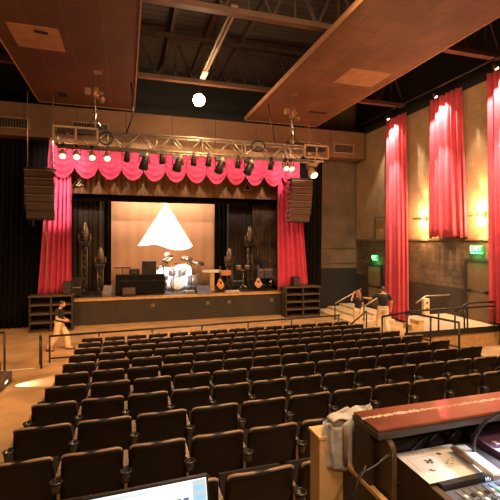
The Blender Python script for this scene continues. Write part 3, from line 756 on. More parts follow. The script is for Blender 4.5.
# black riser case with a rack on top
t = thing('road_case', 'long black road case on the left half of the stage', 'road case', (.6, 18.3, SZ+.001))
ob('body', MB().bx(-1.03,1.05,0,.6,.05,.86), mat('case_black', (.004,.003,.0025), .8, spec=.2), t, bevel=.012)
ob('lid_seam', MB().bx(-1.035,1.055,-.006,.606,.60,.625), M_DARKSTEEL, t)
for sx in (-.6,.6): ob('latch', MB().bx(sx-.05,sx+.05,-.02,-.002,.55,.68), M_DARKSTEEL, t)
for sx in (-.9,.9):
    for sy in (.08,.52): ob('wheel', MB().cyl((sx,sy,.025),.025,.04,'X',12), M_BLACKPLASTIC, t)
t = thing('amp_rack', 'small black rack of electronics standing on the long road case', 'equipment rack', (.98, 18.35, SZ+.862))
ob('case', MB().bx(-.3,.3,0,.45,0,.60), M_BLACKPLASTIC, t, bevel=.012)
for k, cc in enumerate(((.5,.36,.25),(.08,.07,.07),(.5,.36,.25))):
    ob('faceplate', MB().bx(-.26,.26,-.012,-.001,.06+.17*k,.20+.17*k), M_DARKSTEEL, t)
kb = MB()
for q in range(9): kb.cyl((-.22+.055*q, -.02, .13+.17*(q%3)), .018, .02, 'Y', 8)
ob('knob', kb, M_CHROME, t)
t = thing('equipment_box', 'low dark box left of the electronics rack on the road case', 'box', (.35, 18.35, SZ+.862))
ob('body', MB().bx(-.22,.22,0,.4,0,.26), M_BLACKPLASTIC, t, bevel=.01); ob('handle', MB().tube([(-.08,-.03,.13),(.08,-.03,.13)], .012, 6), M_STEEL, t)
t = thing('stage_keyboard', 'small reddish keyboard on a thin stand above the road case', 'keyboard', (-.15, 18.5, SZ+.862))
ob('stand', MB().tube([(0,.05,0),(0,.05,.30)], .02, 6), M_DARKSTEEL, t)
ob('body', MB().bx(-.34,.34,-.1,.18,.30,.37), mat('keyboard_red', (.12,.03,.022), .4), t, bevel=.01)
ob('keys', MB().bx(-.31,.31,-.09,.03,.371,.38), M_WHITE, t)
t = thing('floor_wedge', 'wedge monitor speaker in front of the long road case', 'loudspeaker', (.12, 17.95, SZ+.001))
ob('cabinet', MB().prism([(-.2,0),(.18,0),(.18,.12),(-.02,.36),(-.2,.3)], .56, 'X', -.28), mat('wedge_black', (.008,.006,.004), .7), t, bevel=.01)
ob('grille', MB().prism([(.185,.125),(-.015,.365),(-.01,.37),(.19,.13)], .48, 'X', -.24), M_GRILLE, t)
t.rotation_euler = (0,0,PI)

# drum kit
DX, DY, DZ = 2.36, 19.7, SZ+.014
M_SHELL = mat('drum_shell_silver', (.62,.62,.66), .2, .4); M_HEADW = mat('drum_head', (.82,.82,.84), .5, var=.03); M_CYM = mat('cymbal_bronze', (.55,.47,.36), .3, .9)
t = thing('drum_kit', 'silver drum kit with cymbals in front of the projected glow', 'drum kit', (DX, DY, DZ))
ob('bass_drum', MB().cyl((0,0,.29), .28, .42, 'Y', 28), M_SHELL, t)
ob('bass_drum_head', MB().cyl((0,-.215,.29), .265, .012, 'Y', 28), M_HEADW, t)
def drum(nm, c, r, h, tilt=0):
    ax = (0, -math.sin(tilt), math.cos(tilt)); c = Vector(c)
    d = ob(nm, MB().cyl(c, r, h, ax, 24), M_SHELL, t)
    ob('head', MB().cyl(c + Vector(ax)*(h/2+.006), r*.97, .01, ax, 24), M_HEADW, d)
    ob('hoop', MB().tube([c + Vector(ax)*(h/2) + (Vector(ax).to_track_quat('Z','Y').to_matrix() @ Vector((r*1.02*math.cos(q*PI/12), r*1.02*math.sin(q*PI/12), 0))) for q in range(24)], .012, 5, closed=True), M_CHROME, d)
drum('rack_tom', (-.2,-.05,.74), .15, .22, .35); drum('rack_tom', (.18,-.05,.75), .16, .24, .35)
drum('floor_tom', (.62,.12,.36), .21, .4); drum('snare_drum', (-.52,.15,.5), .18, .14, .1)
lg = MB()
for a in range(3): lg.tube([(.62+.21*math.cos(a*2.1), .12+.21*math.sin(a*2.1), .3), (.62+.23*math.cos(a*2.1), .12+.23*math.sin(a*2.1), 0)], .01, 5)
ob('floor_tom_legs', lg, M_CHROME, t)
ob('snare_stand', MB().tube([(-.52,.15,.42),(-.52,.15,.0)], .016, 6).tube([(-.52,.15,.15),(-.72,.25,0)], .01, 5).tube([(-.52,.15,.15),(-.4,-.05,0)], .01, 5), M_CHROME, t)
ob('tom_mount', MB().tube([(-.2,0,.66),(0,0,.56),(.18,0,.66)], .016, 6), M_CHROME, t)
for (x, y, z, r, tl) in ((-.72,.1,1.0,.20,.15),(-.35,.3,1.28,.24,.4),(.45,.35,1.3,.26,.45),(.85,.15,1.12,.26,.5)):
    ax = (.2*math.copysign(1,x), -math.sin(tl), math.cos(tl))
    ob('cymbal', MB().lathe((x,y,z), [(r,0),(r*.6,.012),(.05,.025),(.02,.05)], ax, 24), M_CYM, t)
    sd = MB().tube([(x,y,z),(x,y,.25)], .011, 6)
    for a in range(3): sd.tube([(x,y,.3),(x+.22*math.cos(a*2.1+.4), y+.22*math.sin(a*2.1+.4), .0)], .009, 5)
    ob('cymbal_stand', sd, M_CHROME, t)
ob('throne', MB().cyl((.05,.62,.5), .17, .09, 'Z', 18).tube([(.05,.62,.46),(.05,.62,0)], .02, 6), M_BLACKPLASTIC, t)
t.scale = (1.22, 1.0, 1.12)
t = thing('drum_riser_rug', 'dark rug under the drum kit', 'rug', (DX+.05, DY+.1, SZ+.012))
t_mesh = ob('pile', MB().bx(-1.15,1.15,-.6,.9,0,.0015), mat('rug_dark', (.05,.035,.03), .9), t)

# mic stands
def mic(x, y, h, dx, label):
    t = thing('microphone_stand', label, 'microphone stand', (x, y, SZ+.014))
    b = MB(); b.tube([(0,0,0.02),(0,0,h)], .016, 6)
    for a in range(3): b.tube([(0,0,.12),(.25*math.cos(a*2.1+.5),.25*math.sin(a*2.1+.5),.01)], .011, 5)
    ob('stand', b, M_DARKSTEEL, t)
    ob('boom', MB().tube([(-dx*.35,0,h-.08),(dx,0,h+.22)], .016, 6), M_BLACKPLASTIC, t)
    ob('microphone', MB().tube([(dx,0,h+.22),(dx*1.15,0,h+.16)], [.035,.045], 8), M_BLACKPLASTIC, t)
mic(1.40, 19.2, 1.15, .4, 'boom microphone stand left of the drum kit')
mic(2.1, 19.05, 1.1, .12, 'microphone stand in front of the drum kit')
mic(2.95, 19.0, 1.3, -.45, 'boom microphone stand right of the drum kit')
mic(1.75, 18.95, 1.45, .25, 'tall boom microphone stand before the left cymbals')
mic(6.2, 18.0, 1.25, -.2, 'microphone stand in front of the grey guitar amplifier')
mic(4.95, 18.15, 1.35, .12, 'microphone stand beside the tall right lamp tower')

# guitars on stands
def guitar(x, y, col, label, rz=0.0, tilt=.12):
    t = thing('guitar', label, 'guitar', (x, y, SZ+.014), rz)
    R = Matrix.Rotation(-tilt, 3, 'X')
    def out(s):
        pts = []
        for k in range(32):
            a = 2*PI*k/32; z = .26 - .25*math.cos(a)
            u = z/.51
            w = (.19*math.sin(PI*min(1,u*1.06))**.7)*(1 - .33*math.exp(-((u-.62)/.13)**2)) * (1 if u < .62 else .84)
            pts.append((w*math.copysign(1, math.sin(a)) if k not in (0,16) else 0, z))
        return pts
    b = MB().prism(out(1), .09, 'Y', -.045); b.v = [tuple(R @ Vector(p) + Vector((0,0,.12))) for p in b.v]
    bo = ob('body', b, mat('guitar_'+label.split()[0], col, .3), t, bevel=.012)
    h = MB().cyl((0,-.048,.30), .05, .006, 'Y', 16); h.v = [tuple(R @ Vector(p) + Vector((0,0,.12))) for p in h.v]; ob('sound_hole', h, M_BLACK, bo)
    nk = MB().bx(-.022,.022,-.065,-.045,.48,.92).bx(-.035,.035,-.062,-.048,.92,1.08); nk.v = [tuple(R @ Vector(p) + Vector((0,0,.12))) for p in nk.v]
    ob('neck', nk, mat('guitar_neck', (.10,.05,.025), .5), t)
    s = MB().tube([(-.16,-.1,0),(-.02,.12,.5),(0,.14,.75)], .012, 5).tube([(.16,-.1,0),(.02,.12,.5)], .012, 5).tube([(0,.13,.6),(0,.32,0)], .012, 5)
    ob('guitar_stand', s, M_DARKSTEEL, t)
guitar(1.66, 19.15, (.50,.19,.05), 'amber acoustic guitar on a stand left of the drum kit')
guitar(4.15, 18.15, (.62,.27,.05), 'golden acoustic guitar under the white keyboard', .35)
guitar(5.95, 18.1, (.55,.30,.14), 'tan guitar on a stand right of the tall lamp tower', -.2)

# white keyboard on pedestal
t = thing('keyboard_table', 'white keyboard on a tan pedestal right of the drum kit', 'keyboard', (3.86, 18.7, SZ+.013))
ob('pedestal', MB().bx(-.10,.10,-.08,.10,.0,.86), mat('tan_pedestal', (.60,.36,.16), .6), t, bevel=.01)
ob('body', MB().bx(-.42,.42,-.18,.2,.86,.98), M_WHITE, t, bevel=.012)
ob('keys', MB().bx(-.36,.36,-.17,.0,.981,.992), mat('ivory_keys', (.8,.78,.75), .3), t)
t = thing('instrument_case', 'orange brown case on a stand right of the white keyboard', 'instrument case', (4.50, 18.55, SZ+.013))
ob('body', MB().bx(-.26,.22,-.1,.2,.72,.95), mat('case_orange', (.50,.20,.08), .5), t, bevel=.02)
ob('legs', MB().tube([(-.2,0,.72),(.15,0,0)], .018, 6).tube([(.15,0,.72),(-.2,0,0)], .018, 6), M_DARKSTEEL, t)
# wedges
t = thing('floor_wedge', 'blue-lit wedge monitor at the stage edge before the drum kit', 'loudspeaker', (3.32, 17.85, SZ+.001), PI)
ob('cabinet', MB().prism([(-.2,0),(.18,0),(.18,.12),(-.02,.36),(-.2,.3)], .62, 'X', -.31), mat('wedge_blue_lit', (.16,.19,.30), .5), t, bevel=.01)  # blue light on this wedge is painted into cabinet and grille colours
ob('grille', MB().prism([(.185,.125),(-.015,.365),(-.01,.37),(.19,.13)], .54, 'X', -.27), mat('wedge_grille_blue_lit', (.10,.12,.2), .5, bump=.4, bscale=150), t)
t = thing('floor_wedge', 'pale grey wedge monitor beside the shorter left lamp tower', 'loudspeaker', (-.72, 18.2, SZ+.001), PI-.4)
ob('cabinet', MB().prism([(-.2,0),(.18,0),(.18,.12),(-.02,.46),(-.2,.4)], .42, 'X', -.21), mat('wedge_grey', (.16,.15,.16), .5), t, bevel=.01)
ob('grille', MB().prism([(.185,.125),(-.015,.465),(-.01,.47),(.19,.13)], .36, 'X', -.18), mat('wedge_grille_grey', (.22,.21,.22), .5, bump=.4, bscale=150), t)
t = thing('effects_rack', 'small silver effects unit lying beside the blue-lit wedge', 'equipment', (2.72, 18.25, SZ+.014), .2)
ob('chassis', MB().bx(-.22,.22,-.15,.15,0,.11), mat('effects_silver', (.55,.56,.60), .3, .5), t, bevel=.008)
kb = MB()
for q in range(5): kb.cyl((-.16+.08*q,-.16,.055), .022, .02, 'Y', 8)
ob('knob', kb, M_BLACKPLASTIC, t)
t = thing('gig_bag', 'crumpled dark gig bag lying between the drum kit and the white keyboard', 'bag', (3.28, 18.5, SZ+.013), .5)
ob('cloth', MB().sheet(lambda u, v: (.42*(v-.5)*2*(1-.12*math.cos(2*PI*u)), .17*math.cos(2*PI*u)*(1-.75*(2*v-1)**4), .15+.15*math.sin(2*PI*u)*(1-.6*(2*v-1)**4)+.02*math.sin(9*v+3*u)), 18, 12), mat('gig_bag_navy', (.03,.035,.06), .7), t)
ob('strap', MB().tube([(-.2,-.08,.28),(0,-.12,.36),(.2,-.08,.28)], .014, 6), M_BLACKPLASTIC, t)
# amp at right
t = thing('guitar_amp', 'grey guitar amplifier on a stand by the right red curtain', 'amplifier', (6.48, 18.55, SZ+.013))
ob('cabinet', MB().bx(-.36,.36,0,.3,.52,1.02), mat('amp_grey', (.05,.045,.055), .6), t, bevel=.015)
ob('grille', MB().bx(-.33,.33,-.012,-.001,.55,.86), mat('amp_cloth', (.10,.09,.11), .8, bump=.4, bscale=140), t)
ob('control_panel', MB().bx(-.34,.34,-.014,-.001,.88,.99), mat('amp_panel', (.45,.38,.34), .3, .5), t)
kb = MB()
for q in range(7): kb.cyl((-.27+.09*q,-.022,.935), .018, .02, 'Y', 8)
ob('knob', kb, M_BLACKPLASTIC, t)
ob('stand', MB().tube([(-.3,.05,.52),(-.3,.05,0)], .016, 6).tube([(.3,.05,.52),(.3,.05,0)], .016, 6).tube([(-.3,.05,.2),(.3,.05,.2)], .014, 6).tube([(-.3,.28,.52),(-.3,.28,0)], .016, 6).tube([(.3,.28,.52),(.3,.28,0)], .016, 6), M_CHROME, t)
small_speaker(6.48, 18.6, SZ+.013+1.021, .30, .32, 'small black monitor on the grey guitar amplifier')
t = thing('speaker_cabinet', 'black speaker cabinet right of the tall right lamp tower', 'loudspeaker', (6.45, 19.05, SZ+.013))
ob('body', MB().bx(-.24,.24,0,.4,0,.95), M_BLACKPLASTIC, t, bevel=.015)
ob('cone', MB().lathe((0,-.005,.3), [(.15,0),(.15,-.012),(.12,-.012),(.05,.02)], (0,-1,0), 20).lathe((0,-.005,.68), [(.13,0),(.13,-.012),(.1,-.012),(.04,.02)], (0,-1,0), 20), M_DARKSTEEL, t)
t = thing('pedal_board', 'pale pedal board lying at the right stage edge', 'pedal board', (4.65, 17.95, SZ+.001), .1)
ob('board', MB().bx(-.35,.35,-.12,.15,0,.06), mat('pedalboard_grey', (.4,.32,.25), .5), t, bevel=.01)
pb = MB()
for q in range(4): pb.bx(-.3+.16*q,-.18+.16*q,-.08,.08,.061,.10)
ob('pedal', pb, mat('pedal_white', (.65,.58,.5), .4), t)
t = thing('percussion_stand', 'chrome percussion stand with small drums before the right towers', 'percussion', (5.35, 18.6, SZ+.013))
ob('stand', MB().tube([(0,0,0.02),(0,0,1.0)], .016, 6).tube([(-.3,0,.95),(.3,0,.95)], .014, 6).tube([(0,0,.3),(-.25,-.1,0)], .012, 5).tube([(0,0,.3),(.25,-.1,0)], .012, 5).tube([(0,0,.3),(0,.25,0)], .012, 5), M_CHROME, t)
for sx in (-.22, .22):
    ob('small_drum', MB().cyl((sx,0,1.06), .12, .2, 'Z', 18), mat('bongo_shell', (.20,.10,.06), .4), t)
    ob('small_drum_head', MB().cyl((sx,0,1.165), .115, .012, 'Z', 18), M_HEADW, t)
t = thing('rolling_case', 'dark equipment case between the right lamp towers', 'road case', (5.3, 19.35, SZ+.013))
ob('body', MB().bx(-.25,.25,0,.4,.05,.72), M_BLACKPLASTIC, t, bevel=.012); ob('corner_trim', MB().bx(-.255,.255,-.006,.0,.34,.38), M_STEEL, t)
for sx in (-.2,.2): ob('wheel', MB().cyl((sx,.1,.025),.025,.04,'X',12).cyl((sx,.3,.025),.025,.04,'X',12), M_BLACKPLASTIC, t)
t = thing('rolling_case', 'dark equipment case left of the tall left lamp tower', 'road case', (-2.0, 18.1, SZ+.013))
ob('body', MB().bx(-.18,.2,0,.4,.05,.82), M_SPK, t, bevel=.012); ob('corner_trim', MB().bx(-.185,.205,-.006,.0,.4,.43), M_STEEL, t)
for sx in (-.12,.14): ob('wheel', MB().cyl((sx,.1,.025),.025,.04,'X',12).cyl((sx,.3,.025),.025,.04,'X',12), M_BLACKPLASTIC, t)

# ================================================================== RAILS, PLATFORM, STAIRS
def railing(pts_top, posts, label, r=.028, low=None, name='guard_rail', m_=None, group=None):
    p0 = pts_top[0]
    t = thing(name, label, 'railing', (p0[0], p0[1], posts[0][1]), 0, group)
    o = Vector(t.location)
    ob('top_rail', MB().tube([Vector(p)-o for p in pts_top], r, 8), m_ or M_RAIL, t)
    for (p, zb) in posts: ob('post', MB().tube([Vector((p[0],p[1],zb))-o, Vector(p)-o], r*.9, 8), M_RAIL, t)
    if low: ob('lower_rail', MB().tube([Vector(p)-o for p in low], r*.8, 8), M_RAIL, t)
    return t
ry = 12.45
railing([(-2.06,ry,.74),(7.05,ry,.84)], [((x, ry, .745+.0108*(x+2.2)), 0.0) for x in (-2.04,-.75,.75,2.25,3.75,5.25,7.0)], 'long black rail across the front of the seating', low=[(-2.04,ry,.12),(7.0,ry,.12)])
railing([(-2.26,ry-.1,.78),(-2.16,11.95,.78)], [((-2.26,ry-.1,.78),0),((-2.16,11.95,.78),0)], 'short black rail corner beside the left aisle', .03)
# left edge stair rail and step block
railing([(-3.9,11.93,1.02),(-3.02,11.93,1.02)], [((-3.02,11.93,1.02),0),((-3.85,11.93,1.02),0)], 'black rail post at the left edge of the floor')
t = thing('step_block', 'dark step block with a lit edge at the left edge of the floor', 'steps', (-2.78, 10.15, fz(10.2)))
ob('lower_step', MB().bx(-1.1,.18,-.9,.75,-.05,.20), mat('step_block_stone', (.10,.075,.055), .6, var=.4, scale=14), t, bevel=.01)
ob('upper_step', MB().bx(-1.1,-.05,-.9,.75,.20,.42), mat('step_block_stone', (.1,.075,.055)), t, bevel=.01)
ob('step_light', MB().bx(.181,.19,.15,.35,.07,.10), mat('step_lens', (1,.9,.7), .3, emit=(1,.8,.5), estr=3, var=0), t)
spot('step_lamp', (-2.78+.24, 10.4, fz(10.2)+.16), (-1.6, 10.55, fz(10.2)-.10), 170, 80, (1,.85,.65), .6, .03)
tag(ob('floor_tape', MB().bx(-6.4,-2.35,12.0,12.06,.001,.006), mat('white_tape', (.75,.66,.55), .6)), 'pale tape line on the floor left of the seating rail', 'tape')

# right platform in front of the near door
M_PLAT = mat('platform_carpet', (.40,.30,.185), .7, var=.15)
t = thing('side_platform', 'raised tan platform in front of the near exit door', 'platform', (9.4, 11.0, 0))
x0, x1, y0, y1 = 7.68-9.4, 11.18-9.4, 9.82-11.0, 12.1-11.0
plf = [(x0,y0+.02),(x1,y0+.02),(x1,y1),(9.6-9.4,y1)]
ob('body', MB().prism(plf, PLZ-.19, 'Z', .10), mat('platform_fascia_wood', (.46,.25,.095), .6, var=.2), t)
ob('top', MB().prism(plf, .09, 'Z', PLZ-.09), M_PLAT, t)
ob('edge_nosing', MB().bx(x0-.02,x1,y0-.02,y0+.02,PLZ-.16,PLZ+.01), M_RAIL, t)
railing([(7.66,9.78,1.385),(10.95,9.78,1.385)], [((x,9.78,1.385),PLZ+.01) for x in (7.7,8.8,9.75,10.9)], 'black rail along the near edge of the right platform')
railing([(7.45,10.6,1.1),(7.62,9.7,1.37),(7.62,8.9,1.41),(7.62,7.8,1.45)], [((7.62,9.7,1.37),fz(9.7)),((7.62,8.75,1.41),fz(8.75)),((7.62,7.8,1.45),fz(7.8)),((7.45,10.6,1.1),fz(10.6))], 'black sloping rail down the right aisle', low=[(7.62,9.7,.72),(7.62,7.8,.86)])
a0, a1, a2 = iv(416,303,Y=11.9), iv(426,296,Y=11.9), iv(455,295,Y=11.9)
railing([a0,a1,a2], [(tuple(a1),PLZ),(tuple(a2),PLZ)], 'pale topped handrail at the back of the right platform', m_=mat('pale_rail_metal', (.45,.36,.25), .35, .5))
b0, b1, b2 = iv(456,312,Y=9.86), iv(468,303.5,Y=9.86), iv(505,301,Y=9.86)
railing([(b0.x,9.9,b0.z),(b1.x,9.9,b1.z),(b2.x,9.9,b2.z)], [((b0.x,9.9,b0.z),PLZ),((b1.x+.02,9.9,b1.z),PLZ)], 'stepped black handrail beside the near exit door')
t = thing('step_box', 'tan wooden step box on the left end of the right platform', 'steps', (8.30, 10.25, PLZ))
ob('tread', MB().bx(-.22,.22,-.2,.2,.0,.16), M_WOOD, t, bevel=.01); ob('upper_tread', MB().bx(.02,.22,-.2,.2,.16,.28), M_WOOD, t, bevel=.01)
c = iv(426,306,Y=11.7)
t = thing('junction_cabinet', 'pale narrow cabinet with two dark outlets behind the right rails', 'cabinet', (c.x, 11.7, PLZ))
ob('body', MB().bx(-.11,.11,-.05,.08,0,c.z-PLZ+.26), mat('cream_cabinet', (.72,.56,.36), .5), t, bevel=.01)
for q in (0,1): ob('outlet', MB().bx(-.035,.035,-.062,-.051,c.z-PLZ-.12+.2*q,c.z-PLZ-.05+.2*q), M_BLACK, t)

# stairs by the far door
t = thing('side_stairs', 'pale steps climbing to the far exit door', 'stairs', (10.2, 16.0, 0))
M_TREAD = mat('tread_tan', (.62,.45,.25), .6)
for k, (xa, z) in enumerate(((-.1,.30),(-.75,.20),(-1.4,.10))):
    ob('step', MB().bx(xa, .62, -1.0-.25*k, 1.9, z-.10 + (.001 if z > .1 else 0), z), M_TREAD, t, bevel=.008)
h0, h1 = iv(335,303.5,Y=15.6), iv(361,289,Y=15.6)
railing([h0,h1], [((h0.x,15.6,h0.z),0.0),((h1.x,15.6,h1.z),.1)], 'grey sloping handrail left of the woman at the far stairs', m_=M_STEEL)
h0, h1 = iv(364,306,Y=14.6), iv(386,293,Y=14.6)
railing([h0,h1], [((h0.x,14.6,h0.z),.0),((h1.x,14.6,h1.z),.0)], 'grey sloping handrail between the two people at the far stairs', m_=M_STEEL)
h0, h1 = iv(349,326,Y=12.35), iv(366.5,311,Y=12.35)
railing([h0,h1], [((h0.x+.05,12.35,h0.z+.05),0),((h1.x,12.35,h1.z),0)], 'short black sloping rail behind the right end of the front row')

# ================================================================== SEATS
M_SEATBACK = mat('seat_back_shell', (.012,.0065,.0037), .5, var=.25, scale=5, spec=.25)
M_SEATGLINT = mat('seat_top_glint', (.34, .225, .15), .34, var=.15)  # glint along the seat tops painted in as a tan strip
M_UPH = mat('seat_upholstery', (.014,.009,.007), .85)
M_ARM = mat('armrest_grey', (.30,.235,.17), .35, .3)
M_CUP = mat('cup_holder_plastic', (.055,.048,.043), .25, .3)
def seat_meshes(S):
    w = S - .030; hw = w/2
    def backf(off):
        def fn(u, v):
            q = abs(2*u-1); x = (-hw + w*u)*(1 - .075*v**2)
            zt = .85 - .022*q**14 - .004*q**2
            z = .36 + (zt-.36)*v
            y = -.028*(1-q*q) + .11*(1-v) + off - .015*v*v
            return (x, y, z)
        return fn
    a, b = backf(-.024), backf(.024); nu, nv = 12, 6
    m = MB(); m.sheet(a, nu, nv); n0 = len(m.v); m.sheet(b, nu, nv)
    for i in range(nu): 
        m.f.append([i, i+1, n0+i+1, n0+i]); m.mi.append(0); m.sm.append(False)
        k = nv*(nu+1); m.f.append([k+i, k+i+1, n0+k+i+1, n0+k+i]); m.mi.append(0); m.sm.append(True)
    for j in range(nv):
        for e in (0, nu):
            p = j*(nu+1)+e; m.f.append([p, p+nu+1, n0+p+nu+1, n0+p]); m.mi.append(0); m.sm.append(True)
    back = m.mesh('backrest', M_SEATBACK)
    mid = backf(0)
    path = [mid(0, .955)] + [mid(u, 1.0) for u in (0.01,.05,.12,.22,.35,.5,.65,.78,.88,.95,.99)] + [mid(1, .955)]
    tr = MB().tube(path, [.006]+[.0125]*11+[.006], 8); tr.v = [(p[0], p[1]-.016, p[2]+.000) for p in tr.v]
    trim = tr.mesh('top_trim', M_SEATGLINT)  # this strip carries the painted glint
    c = MB(); R = Matrix.Rotation(math.radians(68), 3, 'X')
    c.box((0,.22,.50), (w-.05,.40,.08), R)
    cush = c.mesh('seat_cushion', M_UPH)
    pad = MB().sheet(lambda u, v: ((-hw*.9+w*.9*u)*(1-.06*v), backf(.026)(u, v)[1] + .04*math.sin(PI*u)**.4*math.sin(PI*min(.97, max(.03, v)))**.4, .42+.34*v), 10, 8).mesh('back_pad', M_UPH)
    arm = MB(); arm.bx(-S/2-.021, -S/2+.021, -.015, .34, .60, .635); arm.bx(-S/2-.012, -S/2+.012, .03, .30, .18, .60); armm = arm.mesh('armrest', M_ARM)
    cp = MB(); cx, cy, cz = -S/2, -.085, .655
    cp.tube([(cx+.046*math.cos(q*PI/9), cy+.046*math.sin(q*PI/9), cz) for q in range(18)], .0085, 6, closed=True)
    cp.lathe((cx,cy,cz-.09), [(.034,0),(.036,.0),(.044,.09),(.041,.09),(.033,.006)], 'Z', 16)
    cp.bx(cx-.02, cx+.02, cy+.04, .02, cz-.05, cz-.01)
    cup = cp.mesh('cup_holder', M_CUP)
    pd = MB(); pd.bx(-S/2-.018, -S/2+.018, .06, .24, -.035, .2); pd.bx(-S/2-.04, -S/2+.04, .0, .30, -.035, .012); pd.bx(-hw, hw, .12, .17, .34, .38)
    pd.bx(-S/2, -hw, .12, .17, .34, .38)
    ped = pd.mesh('pedestal', M_DARKSTEEL)
    return (('backrest', back), ('top_trim', trim), ('seat_cushion', cush), ('back_pad', pad), ('armrest', armm), ('cup_holder', cup), ('pedestal', ped))
def make_seat(S):
    t = thing('theatre_seat', '', 'theatre seat', (0,0,0), 0, 'rows of dark theatre seats')
    for nm, me in seat_meshes(S): ob(nm, me, None, t)
    return t
ROWX0 = -1.14; ROWW = 7.97; PITCH = .8458
protos = {}
ROWN = {0:14,1:14,2:13,3:14,4:13,5:14,6:13,7:14,8:13,9:14,10:13}
nseat = 0
for R in range(11):
    n = ROWN[R]; S = ROWW/n; Y = 11.476 - PITCH*R; z = fz(Y)
    for k in range(n):
        X = ROWX0 + S*(k+.5)
        u, v = pj(X, Y, z+.85)
        ul, vl = pj(X-S*.45, Y, z+.85); ur, vr = pj(X+S*.45, Y, z+.85)
        if ur < 1 or ul > 499 or min(vl, vr) > 498: continue
        if ul > 352 and min(vl, vr) > 411 - .142*(ul-352) + 2: continue
        if R == 10 and k > 5: continue
        if k < n/2: where = f'{ORD[k]} from the left aisle'
        else: where = f'{ORD[n-1-k]} from the right aisle'
        row = 'front row' if R == 0 else ('last row' if R == 10 else f'{ORD[R]} row from the stage')
        lab = f'dark theatre seat in the {row}, {where}'
        key = n
        if key not in protos:
            s_ = make_seat(S); protos[key] = s_; s_.location = (X, Y, z); s_['label'] = lab
        else:
            s_ = dup(protos[key], (X, Y, z), lab)
        nseat += 1
        if k == n-1:       # right hand armrest closing the row
            for nm in ('armrest', 'pedestal'):
                for ch in list(s_.children):
                    if ch.name.split('.')[0] == nm:
                        c2 = ch.copy(); COL.objects.link(c2); c2.parent = s_; c2.location = (S, 0, 0)
                        if nm == 'pedestal': c2.scale = (1, 1, 1); bpy.data.objects.remove(c2)
print('SEATS', nseat)

# ================================================================== PEOPLE
def remesh(mb, name, vox, mats, smooth=2):
    me = mb.mesh(name+'_raw', mats)
    o = bpy.data.objects.new('tmp', me); COL.objects.link(o)
    r = o.modifiers.new('r', 'REMESH'); r.mode = 'VOXEL'; r.voxel_size = vox; r.use_smooth_shade = True
    if smooth:
        s = o.modifiers.new('s', 'SMOOTH'); s.iterations = smooth; s.factor = .5
    dg = bpy.context.evaluated_depsgraph_get()
    out = bpy.data.meshes.new_from_object(o.evaluated_get(dg)); out.name = name
    bpy.data.objects.remove(o)
    if not out.materials:
        for q in mats if isinstance(mats, (list, tuple)) else [mats]: out.materials.append(q)
    for p in out.polygons: p.use_smooth = True
    return out
def limb(mb, pts, rs):
    for (a, ra), (b, rb) in zip(zip(pts, rs), list(zip(pts, rs))[1:]):
        a, b = Vector(a), Vector(b)
        mb.tube([a, a.lerp(b, .33), a.lerp(b, .67), b], [ra, ra*.7+rb*.3, ra*.3+rb*.7, rb], 12)
    for p, r in zip(pts, rs): mb.ell(p, (r, r, r), 12, 8)
def hand(mb, wrist, d, palm_n, k=1.0, thumb=1):
    """palm, four unequal curled fingers and a thumb"""
    d = Vector(d).normalized(); n_ = Vector(palm_n); n_ = (n_ - d*n_.dot(d)).normalized(); s = d.cross(n_)
    w = Vector(wrist)
    R = Matrix((s, d, n_)).transposed()
    mb.ell(w + d*.048*k, (.042*k, .055*k, .017*k), 12, 8, rot=R)
    for i, (off, ln) in enumerate(((-.031,.066),(-.010,.075),(.011,.070),(.031,.054))):
        b = w + d*.085*k + s*off*k*1.05
        m1 = b + d*ln*.5*k + n_*.006*k; m2 = m1 + d*ln*.32*k + n_*.016*k; m3 = m2 + d*ln*.16*k + n_*.020*k
        limb(mb, [b - d*.02*k, m1, m2, m3], [.0095*k,.009*k,.0082*k,.007*k])
    b = w + d*.030*k - s*thumb*.034*k
    limb(mb, [b, b - s*thumb*.026*k + d*.022*k + n_*.008*k, b - s*thumb*.034*k + d*.05*k + n_*.014*k], [.012*k,.010*k,.0085*k])
